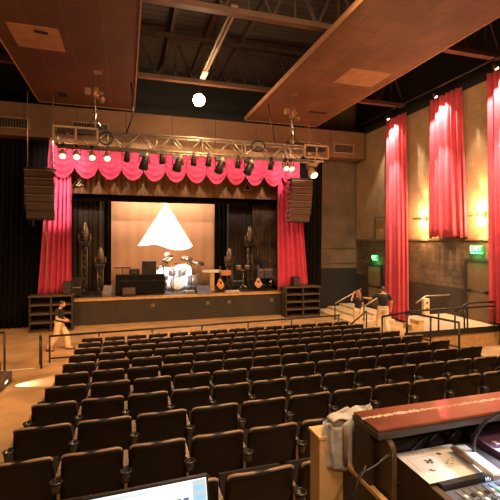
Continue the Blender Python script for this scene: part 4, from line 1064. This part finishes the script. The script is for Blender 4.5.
def person(name, label, loc, rz, h, J, shirt_m, trouser_m, hair_m, longhair=False, headyaw=0.0, headpitch=0.0, wide=1.0, sleeve=.55):
    """J: joints in metres for a 1.70 m figure facing -Y"""
    k = h/1.70
    t = thing(name, label, 'person', loc, rz)
    V = lambda p: Vector(p)*k
    hd = V(J['head']); nk = V(J['neck']); ch = V(J['chest']); pv = V(J['pelvis'])
    RH = Matrix.Rotation(headyaw, 3, 'Z') @ Matrix.Rotation(headpitch, 3, 'X')
    b = MB()
    b.ell(hd, (.073*k,.092*k,.112*k), 20, 14, rot=RH)
    b.ell(hd + RH @ V((0,-.022,-.058)), (.052*k,.058*k,.055*k), 16, 10, rot=RH)       # jaw
    b.ell(hd + RH @ V((0,-.098,-.020)), (.013*k,.020*k,.024*k), 10, 8, rot=RH)         # nose
    b.ell(hd + RH @ V((0,-.082,.022)), (.05*k,.018*k,.012*k), 10, 8, rot=RH)           # brow
    b.ell(hd + RH @ V((0,-.083,-.066)), (.024*k,.012*k,.010*k), 10, 8, rot=RH)         # lips
    for sx in (-1,1): b.ell(hd + RH @ V((sx*.075,.012,-.012)), (.012*k,.022*k,.032*k), 8, 8, rot=RH)  # ears
    limb(b, [nk + (ch-nk)*.15, nk, hd - RH @ V((0,-.005,.06))], [.062*k,.052*k,.05*k])
    limb(b, [ch, (ch+pv)/2, pv], [.125*k*wide,.118*k*wide,.135*k*wide])
    for s_ in ('L','R'):
        sh, el, wr = V(J['sh'+s_]), V(J['el'+s_]), V(J['wr'+s_])
        limb(b, [sh, el, wr], [.050*k,.040*k,.028*k])
        limb(b, [nk, sh], [.055*k,.052*k])
        hand(b, wr, V(J['hd'+s_]), J['hn'+s_], k, 1 if s_ == 'R' else -1)
        hp, kn, an, to = V(J['hp'+s_]), V(J['kn'+s_]), V(J['an'+s_]), V(J['to'+s_])
        limb(b, [hp, kn, an], [.088*k,.058*k,.040*k]); limb(b, [an, to], [.04*k,.032*k])
    body = remesh(b, 'body', .0075, [M_SKIN])
    bo = ob('body', body, None, t)
    # face details
    for sx in (-1,1):
        e = MB().ell(hd + RH @ V((sx*.031,-.083,.004)), (.013*k,.010*k,.009*k), 10, 8, rot=RH); ob('eye', e, mat('eye_white', (.7,.66,.6), .3), t)
    # shirt
    s = MB()
    limb(s, [ch + V((0,0,.02)), (ch+pv)/2, pv + V((0,0,.0))], [.150*k*wide,.142*k*wide,.152*k*wide])
    for s_ in ('L','R'):
        sh, el = V(J['sh'+s_]), V(J['el'+s_])
        limb(s, [nk - V((0,0,.035)), sh, sh.lerp(el, sleeve)], [.062*k,.072*k,.062*k])
        limb(s, [sh, ch], [.075*k,.13*k*wide])
    s.v = [p for p in s.v]
    ob('shirt', remesh(s, 'shirt', .012, [shirt_m], 4), None, t)
    # trousers
    q = MB()
    limb(q, [pv + V((0,0,.05)), pv + V((0,0,-.04))], [.152*k*wide,.150*k*wide])
    for s_ in ('L','R'):
        hp, kn, an = V(J['hp'+s_]), V(J['kn'+s_]), V(J['an'+s_])
        limb(q, [pv.lerp(hp,.5), hp, kn, kn.lerp(an,.88)], [.128*k,.118*k,.100*k,.095*k])
    ob('trousers', remesh(q, 'trousers', .012, [trouser_m], 4), None, t)
    # belt
    # hair
    hm = MB(); hm.ell(hd + RH @ V((0,.018,.026)), (.083*k,.092*k,.103*k), 20, 14, rot=RH)
    if longhair:
        limb(hm, [hd + RH @ V((0,.06,0)), hd + RH @ V((0,.085,-.12)), hd + RH @ V((0,.075,-.24))], [.075*k,.07*k,.045*k])
        for sx in (-1,1): limb(hm, [hd + RH @ V((sx*.06,.02,.02)), hd + RH @ V((sx*.075,.03,-.13))], [.035*k,.03*k])
    ob('hair', remesh(hm, 'hair', .009, [hair_m], 3), None, t)
    for s_ in ('L','R'):
        an, to = V(J['an'+s_]), V(J['to'+s_])
        sm = MB(); d = (to-an); d.z = 0; d.normalize()
        base = Vector((an.x, an.y, min(an.z, to.z) - .03*k))
        limb(sm, [base - d*.035*k + Vector((0,0,.012*k)), base + d*.08*k, to + d*.02*k - Vector((0,0,.01*k))], [.050*k,.048*k,.042*k])
        ob('shoe', remesh(sm, 'shoe', .012, [M_SHOE], 2), None, t)
    return t
def stand(**o):
    J = dict(head=(0,-.02,1.585), neck=(0,.01,1.43), chest=(0,.01,1.27), pelvis=(0,.0,.94),
        shL=(.185,.01,1.38), elL=(.235,.04,1.10), wrL=(.23,-.04,.85), hdL=(0,-.15,-1), hnL=(-1,0,0),
        shR=(-.185,.01,1.38), elR=(-.235,.04,1.10), wrR=(-.23,-.04,.85), hdR=(0,-.15,-1), hnR=(1,0,0),
        hpL=(.095,0,.90), knL=(.10,-.02,.50), anL=(.10,.02,.085), toL=(.12,-.14,.045),
        hpR=(-.095,0,.90), knR=(-.10,-.02,.50), anR=(-.10,.02,.085), toR=(-.12,-.14,.045))
    J.update(o); return J
# person walking past the left speaker rack (heading right, arms bent in front)
p = iv(59, 350.5, Z=0)
person('person', 'person in dark top and cream trousers walking past the left speaker rack', (p.x, p.y, 0), PI/2 - .15, 1.55,
    stand(head=(0,-.10,1.575), neck=(0,-.04,1.43), chest=(0,-.02,1.27),
        elL=(.25,.02,1.12), wrL=(.10,-.22,1.04), hdL=(-1,-.4,-.1), hnL=(0,0,-1),
        elR=(-.25,.0,1.12), wrR=(-.08,-.25,1.02), hdR=(1,-.4,-.1), hnR=(0,0,-1),
        knL=(.10,-.22,.52), anL=(.10,-.28,.085), toL=(.10,-.44,.05),
        knR=(-.10,.06,.50), anR=(-.10,.30,.12), toR=(-.10,.17,.045)),
    M_SHIRT, M_KHAKI, M_HAIRD, False, 0, .25, 1.0, .5)
# man in black t-shirt, back to the camera, arm held out to the left
p = iv(383, 332.5, Z=0)
person('person', 'man in black t-shirt and cream trousers reaching out by the tall red drape', (p.x, p.y, 0), PI - .35, 1.70,
    stand(head=(0,-.04,1.585), shR=(-.20,.01,1.38), shL=(.20,.01,1.38),
        elL=(.44,-.10,1.24), wrL=(.66,-.22,1.26), hdL=(1,-.4,.1), hnL=(0,0,-1),
        elR=(-.30,.06,1.13), wrR=(-.32,-.06,.90), hdR=(0,-.3,-1), hnR=(1,0,0),
        knL=(.13,-.10,.50), anL=(.14,-.04,.085), toL=(.16,-.19,.045),
        knR=(-.12,.0,.50), anR=(-.14,.14,.085), toR=(-.16,.0,.045)),
    M_SHIRT, M_KHAKI, M_HAIRD, False, .4, .1, 1.12, .6)
# woman in black top with one arm raised to her head
p = iv(358, 333, Z=0)
person('person', 'woman in black top with a hand raised to her auburn hair', (p.x, p.y, 0), PI + .15, 1.58,
    stand(elL=(.31,-.02,1.32), wrL=(.19,-.06,1.54), hdL=(-.5,.0,.9), hnL=(-1,0,0),
        elR=(-.24,.0,1.12), wrR=(-.22,-.16,.98), hdR=(.2,-1,-.2), hnR=(1,0,0)),
    M_SHIRT, M_KHAKI, M_HAIRL, True, .2, .1, .94, .45)

# ================================================================== MIXING BOOTH
M_LACQ = mat('lacquered_red_wood', (.30,.070,.028), .30, var=.22, scale=5, coat=.4)
M_GREYEDGE = mat('grey_edge_band', (.055,.047,.042), .45)
M_HUTCH = mat('hutch_black_wood', (.035,.022,.014), .5)
M_BROWN = mat('hutch_brown_side', (.085,.044,.020), .5, var=.3, scale=6)
# pale strip along the top board, broken up by noise
def streaked():
    m = bpy.data.materials.new('streaked_lacquer'); m.use_nodes = True; nt = m.node_tree; b = nt.nodes['Principled BSDF']
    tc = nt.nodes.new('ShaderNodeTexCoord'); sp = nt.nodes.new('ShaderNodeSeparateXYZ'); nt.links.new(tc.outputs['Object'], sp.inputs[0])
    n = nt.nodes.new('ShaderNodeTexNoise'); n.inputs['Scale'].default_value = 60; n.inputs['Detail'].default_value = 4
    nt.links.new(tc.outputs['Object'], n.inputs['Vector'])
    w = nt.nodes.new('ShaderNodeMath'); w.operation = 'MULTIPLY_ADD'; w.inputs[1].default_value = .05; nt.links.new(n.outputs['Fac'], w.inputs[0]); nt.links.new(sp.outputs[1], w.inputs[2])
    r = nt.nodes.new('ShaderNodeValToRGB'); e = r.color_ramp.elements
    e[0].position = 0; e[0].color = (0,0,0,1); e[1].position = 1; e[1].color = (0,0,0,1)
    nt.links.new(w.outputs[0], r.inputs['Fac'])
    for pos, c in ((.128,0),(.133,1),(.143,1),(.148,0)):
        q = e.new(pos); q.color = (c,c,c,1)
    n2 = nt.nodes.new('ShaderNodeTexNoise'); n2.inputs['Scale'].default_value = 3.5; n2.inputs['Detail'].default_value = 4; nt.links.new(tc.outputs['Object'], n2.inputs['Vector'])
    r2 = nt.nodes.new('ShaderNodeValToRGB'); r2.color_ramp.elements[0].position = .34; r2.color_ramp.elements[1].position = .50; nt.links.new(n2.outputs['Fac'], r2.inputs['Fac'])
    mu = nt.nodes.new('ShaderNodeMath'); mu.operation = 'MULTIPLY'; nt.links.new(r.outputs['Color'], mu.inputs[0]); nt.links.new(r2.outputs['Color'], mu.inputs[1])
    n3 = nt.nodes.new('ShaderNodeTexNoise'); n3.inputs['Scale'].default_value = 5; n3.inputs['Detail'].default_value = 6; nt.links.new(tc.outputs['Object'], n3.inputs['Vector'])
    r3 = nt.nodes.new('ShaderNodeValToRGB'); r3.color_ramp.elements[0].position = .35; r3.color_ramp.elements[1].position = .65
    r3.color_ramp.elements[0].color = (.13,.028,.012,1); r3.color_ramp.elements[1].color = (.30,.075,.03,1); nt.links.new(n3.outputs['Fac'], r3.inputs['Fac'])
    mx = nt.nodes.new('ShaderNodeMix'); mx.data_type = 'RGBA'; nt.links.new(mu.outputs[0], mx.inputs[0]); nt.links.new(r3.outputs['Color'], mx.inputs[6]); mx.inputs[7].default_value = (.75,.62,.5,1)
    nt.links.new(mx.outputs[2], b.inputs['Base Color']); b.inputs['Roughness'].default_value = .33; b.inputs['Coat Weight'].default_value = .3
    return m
BF = 1.6   # booth floor level
struct('booth_floor', MB().bx(-1.6, 3.6, -2.4, 1.78, BF-.3, BF), mat('booth_carpet', (.05,.035,.025), .9), 'raised dark floor of the mixing booth', 'floor')

t = thing('desk_hutch', 'red brown wooden desk hutch standing behind the mixing console', 'desk', (.955, 1.385, BF))
HW = 2.2; HD = .185; HT = 2.65-BF
ob('top_board', MB().bx(0,HW,0,HD,HT-.012,HT), streaked(), t, bevel=.004)
ob('edge_band', MB().bx(-.004,HW,-.006,HD+.004,HT-.040,HT-.0125), M_GREYEDGE, t, bevel=.004)
# left cheek: black panel with an arched opening edge, brown inner cheek
ob('outer_cheek', MB().bx(.0,.022,.06,HD-.005,0,HT-.041), M_HUTCH, t, bevel=.003)
arc = [(.17,0),(.17,HT-.041),(.02,HT-.041)] + [(-.005 - .035*math.sin(a*PI/16), HT-.041-.0 - .05*(1-math.cos(a*PI/16))) for a in range(9)] + [(-.04,HT-.4),(-.04,0)]
ob('inner_cheek', MB().prism(arc, .024, 'X', .034), M_BROWN, t, bevel=.003)
ob('side_rib', MB().tube([(.052,.14,HT-.05),(.052,.12,HT-.10),(.052,.11,HT-.35)], .012, 8), M_GREYEDGE, t)
ob('back_panel', MB().bx(.022,HW,HD-.02,HD-.005,0,HT-.041), M_HUTCH, t)
ob('right_cheek', MB().bx(HW-.03,HW,0,HD-.021,0,HT-.041), M_HUTCH, t)

# console
cx0 = 1.085
t = thing('mixing_console', 'digital mixing console with rows of lit faders in the near right corner', 'mixing console', (cx0, .60, BF))
CW = 2.0
ZF, ZB_ = 2.445-BF, 2.482-BF          # front and back height of the sloping surface
def cs(y):                            # surface height at local y (0 front .. .86 back)
    return ZF + (ZB_-ZF)*y/.86
ob('body', MB().prism([(0,.12),(.86,.12),(.86,ZB_-.004),(0,ZF-.004)], CW-.05, 'X', .03), M_BLACKPLASTIC, t)
ob('side_panel', MB().prism([(-.01,.0),(.87,.0),(.87,ZB_+.012),(-.01,ZF+.012)], .03, 'X', 0), M_BROWN, t, bevel=.004)
ob('side_panel', MB().prism([(-.01,.0),(.87,.0),(.87,ZB_+.012),(-.01,ZF+.012)], .03, 'X', CW-.02), M_BROWN, t, bevel=.004)
M_PANEL = mat('console_panel_blue_grey', (.10,.105,.14), .4)
# upper deck under the paper, with its front riser
ob('upper_deck', MB().prism([(.625,cs(.625)),(.86,cs(.86)),(.86,cs(.86)+.012),(.625,cs(.625)+.022)], CW-.06, 'X', .035), mat('console_deck', (.03,.026,.03), .4), t)
ob('fader_panel', MB().prism([(.02,cs(.02)),(.615,cs(.615)),(.615,cs(.615)+.006),(.02,cs(.02)+.006)], CW-.06, 'X', .035), M_PANEL, t)
M_STRIPW = mat('fader_strip_grey', (.17,.185,.22), .4, var=0)
M_KNOBW = mat('fader_cap', (.80,.80,.82), .35, var=.03); M_SLOT = mat('fader_track_lit', (.4,.45,.5), .4, emit=(.6,.75,1), estr=.7, var=0)
tilt = math.atan((ZB_-ZF)/.86); RT = Matrix.Rotation(tilt, 3, 'X')
rnd = random.Random(3)
for k in range(26):
    x = .085 + .031*k
    s0 = ob('channel_strip', MB().box((x, .44, cs(.44)+.0075), (.0245,.33,.003), RT), M_STRIPW if k % 8 < 6 else mat('channel_strip_dark', (.04,.045,.06), .4), t)
    ob('slot', MB().box((x, .38, cs(.38)+.0095), (.004,.17,.0015), RT), M_SLOT, s0)
    fy = rnd.uniform(.33,.44)
    ob('fader_knob', MB().box((x, fy, cs(fy)+.016), (.0135,.026,.013), RT), M_KNOBW if rnd.random() > .25 else M_BLACKPLASTIC, s0, bevel=.002)
    bt = MB()
    for q in range(3): bt.box((x, .50+.032*q, cs(.50+.032*q)+.0115), (.014,.014,.006), RT)
    ob('button', bt, (mat('btn_yellow', (.8,.55,.1), .4, emit=(1,.6,.1), estr=.8, var=0), mat('btn_green', (.2,.7,.3), .4, emit=(.2,.9,.4), estr=.6, var=0), mat('btn_white', (.75,.75,.78), .4), mat('btn_dark', (.03,.03,.035), .4))[rnd.choice((0,1,2,2,3,3))], s0)
text_part('lettering', 'Vi1', .024, mat('logo_white', (.8,.8,.8), .4, emit=(.8,.85,1), estr=.8, var=0), t, (1.335-cx0, .6235, cs(.62)+.011), (PI/2, 0, 0), .0008)
# raised right module, the purple light on it painted into its colour
ob('meter_module', MB().prism([(.60,cs(.60)+.018),(.86,cs(.86)+.012),(.86,cs(.86)+.05),(.60,cs(.60)+.045)], .9, 'X', .40), mat('purple_lit_module', (.075,.035,.075), .4), t, bevel=.004)
mk = MB(); mk.box((.62,.71,cs(.71)+.0445), (.44,.16,.006), RT)
for q in range(10):
    for r_ in range(3): mk.box((.44+.04*q, .66+.05*r_, cs(.66+.05*r_)+.05), (.022,.022,.008), RT)
ob('key_pattern', mk, mat('module_keys', (.42,.30,.36), .4), t)

# paper sheet on the console
P = [iv(u, v, Z=2.505) for u, v in ((394.4,452.8),(451,442.5),(487,468.5),(429.6,481.4))]
t = thing('paper_sheet', 'printed white sheet lying on the mixing console', 'paper', (P[3].x, P[3].y, 2.496))
zt = lambda y: BF + cs(y-.60) + (.022 if y < 1.3 else .016) - 2.496
vs = [(p.x-P[3].x, p.y-P[3].y, zt(p.y)) for p in P]
ob('sheet', MB().add(vs + [(a, b, c_+.0015) for a, b, c_ in vs], [(3,2,1,0),(4,5,6,7),(0,1,5,4),(1,2,6,5),(2,3,7,6),(3,0,4,7)]), M_CARD, t)
ink = MB(); e0 = Vector(vs[3]); ex = Vector(vs[2])-e0; ey = Vector(vs[0])-e0
rnd = random.Random(11)
def mark(a, b, w, h, mi=0):
    q = [e0 + ex*x + ey*y + Vector((0,0,.0021)) for x, y in ((a,b),(a+w,b),(a+w,b+h),(a,b+h))]
    ink.add(q, [(0,1,2,3)], mi)
for a, b in ((.30,.52),(.33,.56),(.36,.50),(.31,.60),(.38,.56),(.40,.61),(.22,.30),(.24,.28),(.62,.72),(.64,.70)):
    mark(a, b, .035+rnd.random()*.03, .03+rnd.random()*.03)
for q in range(7): mark(.14+.09*q, .86+rnd.random()*.02, .05, .008)
for a, b in ((.56,.40),(.60,.44),(.63,.36),(.70,.45),(.66,.50),(.74,.52)): mark(a, b, .045, .035, 1)
mark(.08,.14,.004,.62); mark(.08,.75,.5,.004)
ob('print', ink, [mat('ink_grey', (.12,.09,.09), .6), mat('ink_green', (.38,.42,.20), .6)], t)

# silver tablet resting at the sheet's right edge
a, b = iv(455, 441, Z=2.55), iv(492, 470, Z=2.545)
d = Vector((b.x-a.x, b.y-a.y, 0)); t = thing('tablet', 'silver tablet lying slanted on the console right of the sheet', 'tablet', (a.x+.012, a.y, 2.515), math.atan2(d.y, d.x))
ob('body', MB().bx(0,d.length+.02,-.022,.038,.002,.018), mat('tablet_silver', (.62,.58,.56), .25, .7), t, bevel=.003)
ob('screen', MB().bx(.012,d.length+.012,-.014,.030,.0185,.020), mat('tablet_glass', (.55,.57,.62), .12, var=0), t)
ob('cover', MB().bx(0,d.length*.6,-.034,-.022,.004,.014), mat('tablet_cover', (.13,.06,.04), .5), t, bevel=.003)

# cables
cpts = [iv(473,462,Y=1.33), iv(473.5,448,Y=1.32), iv(475,437,Y=1.31), iv(480,428,Y=1.30), iv(487,420,Y=1.29), iv(496,413.5,Y=1.28), iv(508,410,Y=1.26), iv(520,412,Y=1.24), iv(528,420,Y=1.22)]
t = thing('gooseneck_lamp', 'black gooseneck console lamp arching up at the right edge of the view', 'lamp', tuple(cpts[0]))
ob('gooseneck', MB().tube([p - cpts[0] for p in cpts], .007, 10), M_BLACKPLASTIC, t)
g = cpts[-1] - cpts[0]
ob('lamp_head', MB().tube([g, g + Vector((.01,-.02,-.03))], [.010,.016], 10), M_BLACKPLASTIC, t)
ob('lens', MB().ell(g + Vector((.012,-.023,-.036)), (.012,.012,.008), 10, 8), mat('console_lamp_lens', (.9,.95,1), .3, emit=(.8,.9,1), estr=8, var=0), t)
spot('console_lamp', tuple(cpts[-1] + Vector((.012,-.03,-.06))), tuple(cpts[-1] + Vector((-.09,-.03,-.30))), 20, 125, (.78,.88,1.0), .6, .02)
tag(ob('console_cable', MB().tube([(1.02,1.44,2.30),(1.10,1.43,2.42),(1.17,1.47,2.49),(1.28,1.51,2.52),(1.42,1.545,2.53),(1.6,1.55,2.52)], .006, 8), M_BLACKPLASTIC), 'thin black cable running under the hutch top behind the sheet', 'cable')
def hang(pts, ys, label):
    tag(ob('console_cable', MB().tube([iv(u, v, Y=y) for (u, v), y in zip(pts, ys)], .0055, 8), M_BLACKPLASTIC), label, 'cable')
hang([(393,451),(386,457),(377,465),(369,470),(362,473),(357,482),(352,494),(347,510)], [1.36,1.335,1.325,1.325,1.325,1.32,1.31,1.30], 'black cable looping from under the sheet down past the left cheek')
hang([(366,466),(364,472),(359,479),(355,489),(353,500),(351,512)], [1.335,1.325,1.315,1.305,1.30,1.29], 'second black cable hanging beside the left cheek of the hutch')
for i, x in enumerate((1.30, 1.42, 1.55)):
    tag(ob('cable_bundle', MB().tube([(x,1.54,2.44),(x+.03,1.52,2.50),(x+.08,1.53,2.53),(x+.13,1.55,2.48)], .010, 8), M_BLACKPLASTIC), f'loop of black cable under the hutch top, {ORD[i]} from the left', 'cable', 'cable loops under the hutch top')

# booth wooden post and ledge
t = thing('booth_partition', 'pale plywood post and ledge at the corner of the mixing booth', 'partition', (.825, 1.66, BF))
ob('post', MB().bx(.012,.135,0,.10,-.28,2.50-BF), M_WOOD, t, bevel=.004)
ob('cap', MB().bx(.006,.141,-.006,.106,2.50-BF,2.515-BF), mat('plywood_lit_top', (.78,.50,.25), .5), t, bevel=.003)  # light on the cap painted as a paler plywood
ob('ledge', MB().bx(.125,.150,-.85,-.007,.775,.795), M_WOOD, t, bevel=.003)
ob('ledge_board', MB().bx(.128,.145,-.85,-.007,-.0,.774), M_HUTCH, t)
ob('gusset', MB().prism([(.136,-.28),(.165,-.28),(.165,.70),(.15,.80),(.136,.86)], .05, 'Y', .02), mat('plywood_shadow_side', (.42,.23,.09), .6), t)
t = thing('flight_case', 'black flight case with a yellow sticker below the plywood ledge', 'case', (.985, .85, BF))
ob('body', MB().bx(.04,.09,-.5,.45,.0,.66), M_BLACKPLASTIC, t, bevel=.004)
ob('sticker', MB().bx(.0385,.0395,.12,.30,.55,.66), mat('sticker_yellow', (.62,.42,.10), .5), t)

# cloth bag stuffed between post and hutch
def bag_outline():
    pts = []
    for q in range(28):
        a = 2*PI*q/28; r = 1 + .12*math.sin(3*a+.5) + .07*math.sin(7*a)
        pts.append((.115*r*math.cos(a), .040*r*math.sin(a)))
    return pts
t = thing('tote_bag', 'crumpled grey white cloth bag hung between the post and the hutch', 'bag', (.975, 1.655, 2.365))
t.scale = (.84, .95, .90)
bo_ = bag_outline()
def bagf(u, v):
    k = int(u*28) % 28; p = bo_[k]; f = .84 + .2*v + .03*math.sin(9*v + k)
    return (p[0]*f - .02 + .05*v*(p[0] > 0), p[1]*f + .018*math.sin(k*1.9)*v, (.245*v) + .014*math.sin(k*.9)*v + .035*v*(p[0] > 0) - .02*v*(p[0]<-.06))
ob('cloth', MB().sheet(bagf, 28, 12), mat('grey_canvas', (.50,.46,.43), .85, var=.15, scale=20, bump=.25, bscale=30), t, solid=.004)
tp = MB().sheet(lambda u, v: (-.105+.20*u, -.030+.062*v, .243+.030*u+.010*math.sin(9*u)+.006*math.sin(14*v)), 12, 6)
ob('top_fold', tp, mat('pale_canvas', (.60,.55,.52), .8, var=.1), t, solid=.004)
st_ = MB(); 
st_.tube([(-.055,-.052,.235),(-.05,-.060,.17),(-.048,-.055,.1),(-.04,-.045,.03)], .012, 6); ob('fold_strip', st_, mat('brown_strip', (.30,.18,.09), .7), t)
ob('strap', MB().tube([(.06,-.055,.26),(.035,-.068,.22),(.07,-.064,.17),(.04,-.066,.14),(.06,-.06,.07)], .009, 6).tube([(.085,-.05,.24),(.08,-.062,.17),(.07,-.055,.05)], .008, 6), M_BLACKPLASTIC, t)

# laptop/monitor at the bottom edge
a, b = iv(83, 498, Y=1.02), iv(207.5, 473.2, Y=1.02)
cxm = (a.x+b.x)/2; wm = b.x-a.x; zt_ = (a.z+b.z)/2
t = thing('computer_monitor', 'flat monitor with a bright mixing program at the bottom edge of the view', 'monitor', (cxm, 1.02, zt_))
t.rotation_euler = (-.30, -(b.z-a.z)/wm*.9, -.0)
hm_ = .26
ob('bezel', MB().bx(-wm/2,wm/2,-.006,.012,-hm_,0), M_BLACKPLASTIC, t, bevel=.002)
ob('screen', MB().bx(-wm/2+.006,wm/2-.006,-.0075,-.0062,-hm_+.012,-.006), mat('screen_white', (.8,.85,.9), .3, emit=(.80,.90,1.0), estr=.95, var=0), t)
def ui(x0, x1, z0, z1, nm, col, es=.6):
    ob(nm, MB().bx(-wm/2+wm*x0, -wm/2+wm*x1, -.0085, -.0077, -hm_*z1, -hm_*z0), mat('ui_'+nm, col, .4, emit=col, estr=es, var=0), t)
ui(.86,.975,.03,.95,'side_bar',(.42,.62,.85)); ui(.03,.85,.035,.07,'title_bar',(.62,.78,.93),.8)
for q in range(5): ui(.52+.065*q,.565+.065*q,.16,.24,'tool_button',(.10,.22,.42))
for q in range(4): ui(.875,.96,.08+.08*q,.12+.08*q,'list_entry',(.75,.78,.45) if q % 2 else (.30,.55,.60))
ui(.05,.50,.15,.155,'divider',(.35,.5,.65)); ui(.44,.445,.05,.14,'cursor_mark',(.2,.3,.5))
st2 = ob('stand', MB().tube([(0,.02,-.15),(0,.10,-.42)], .018, 8), M_BLACKPLASTIC, t)
ob('stand_base', MB().box((0,.115,-.432), (.2,.15,.012), Matrix.Rotation(.30,3,'X')), M_BLACKPLASTIC, t)
t = thing('booth_desk', 'plain dark desk under the monitor', 'desk', (cxm, .78, BF))
dz = zt_-.47-BF
ob('desktop', MB().bx(-.5,.55,-.45,.5,dz-.03,dz), M_HUTCH, t)
for sx in (-.46,.51):
    for sy in (-.4,.45): ob('leg', MB().bx(sx-.025,sx+.025,sy-.025,sy+.025,0,dz-.03), M_HUTCH, t)

# ------------------------------------------------------------------ groups of look-alikes
GROUPS = {'stage_lamp': 'lamps under the stage truss', 'moving_light': 'lamps under the stage truss', 'chain_hoist': 'chain hoists over the truss',
          'line_array': 'hanging line arrays', 'speaker_rack': 'racks at the stage ends', 'lamp_tower': 'lamp towers on the stage', 'wall_drape': 'red drapes on the right wall',
          'stage_curtain': 'red curtains framing the stage', 'ceiling_panel': 'hung ceiling panels', 'drape_spotlight': 'spotlights over the wall drapes', 'wall_sconce': 'wall lamps',
          'exit_sign': 'exit signs', 'microphone_stand': 'microphone stands on the stage', 'guitar': 'guitars on stands', 'floor_wedge': 'wedge monitors on the stage',
          'air_vent': 'vents in the tan soffit', 'wall_conduit': 'conduits and pipes on the walls', 'masking_drape': 'masking drapes on the stage', 'rolling_case': 'equipment cases on the stage',
          'truss_cage': 'metal cages on the truss', 'console_cable': 'cables at the console', 'monitor_speaker': 'small black speakers'}
for o in list(COL.objects):
    if o.parent is None and 'group' not in o:
        g = GROUPS.get(o.name.split('.')[0])
        if g: o['group'] = g
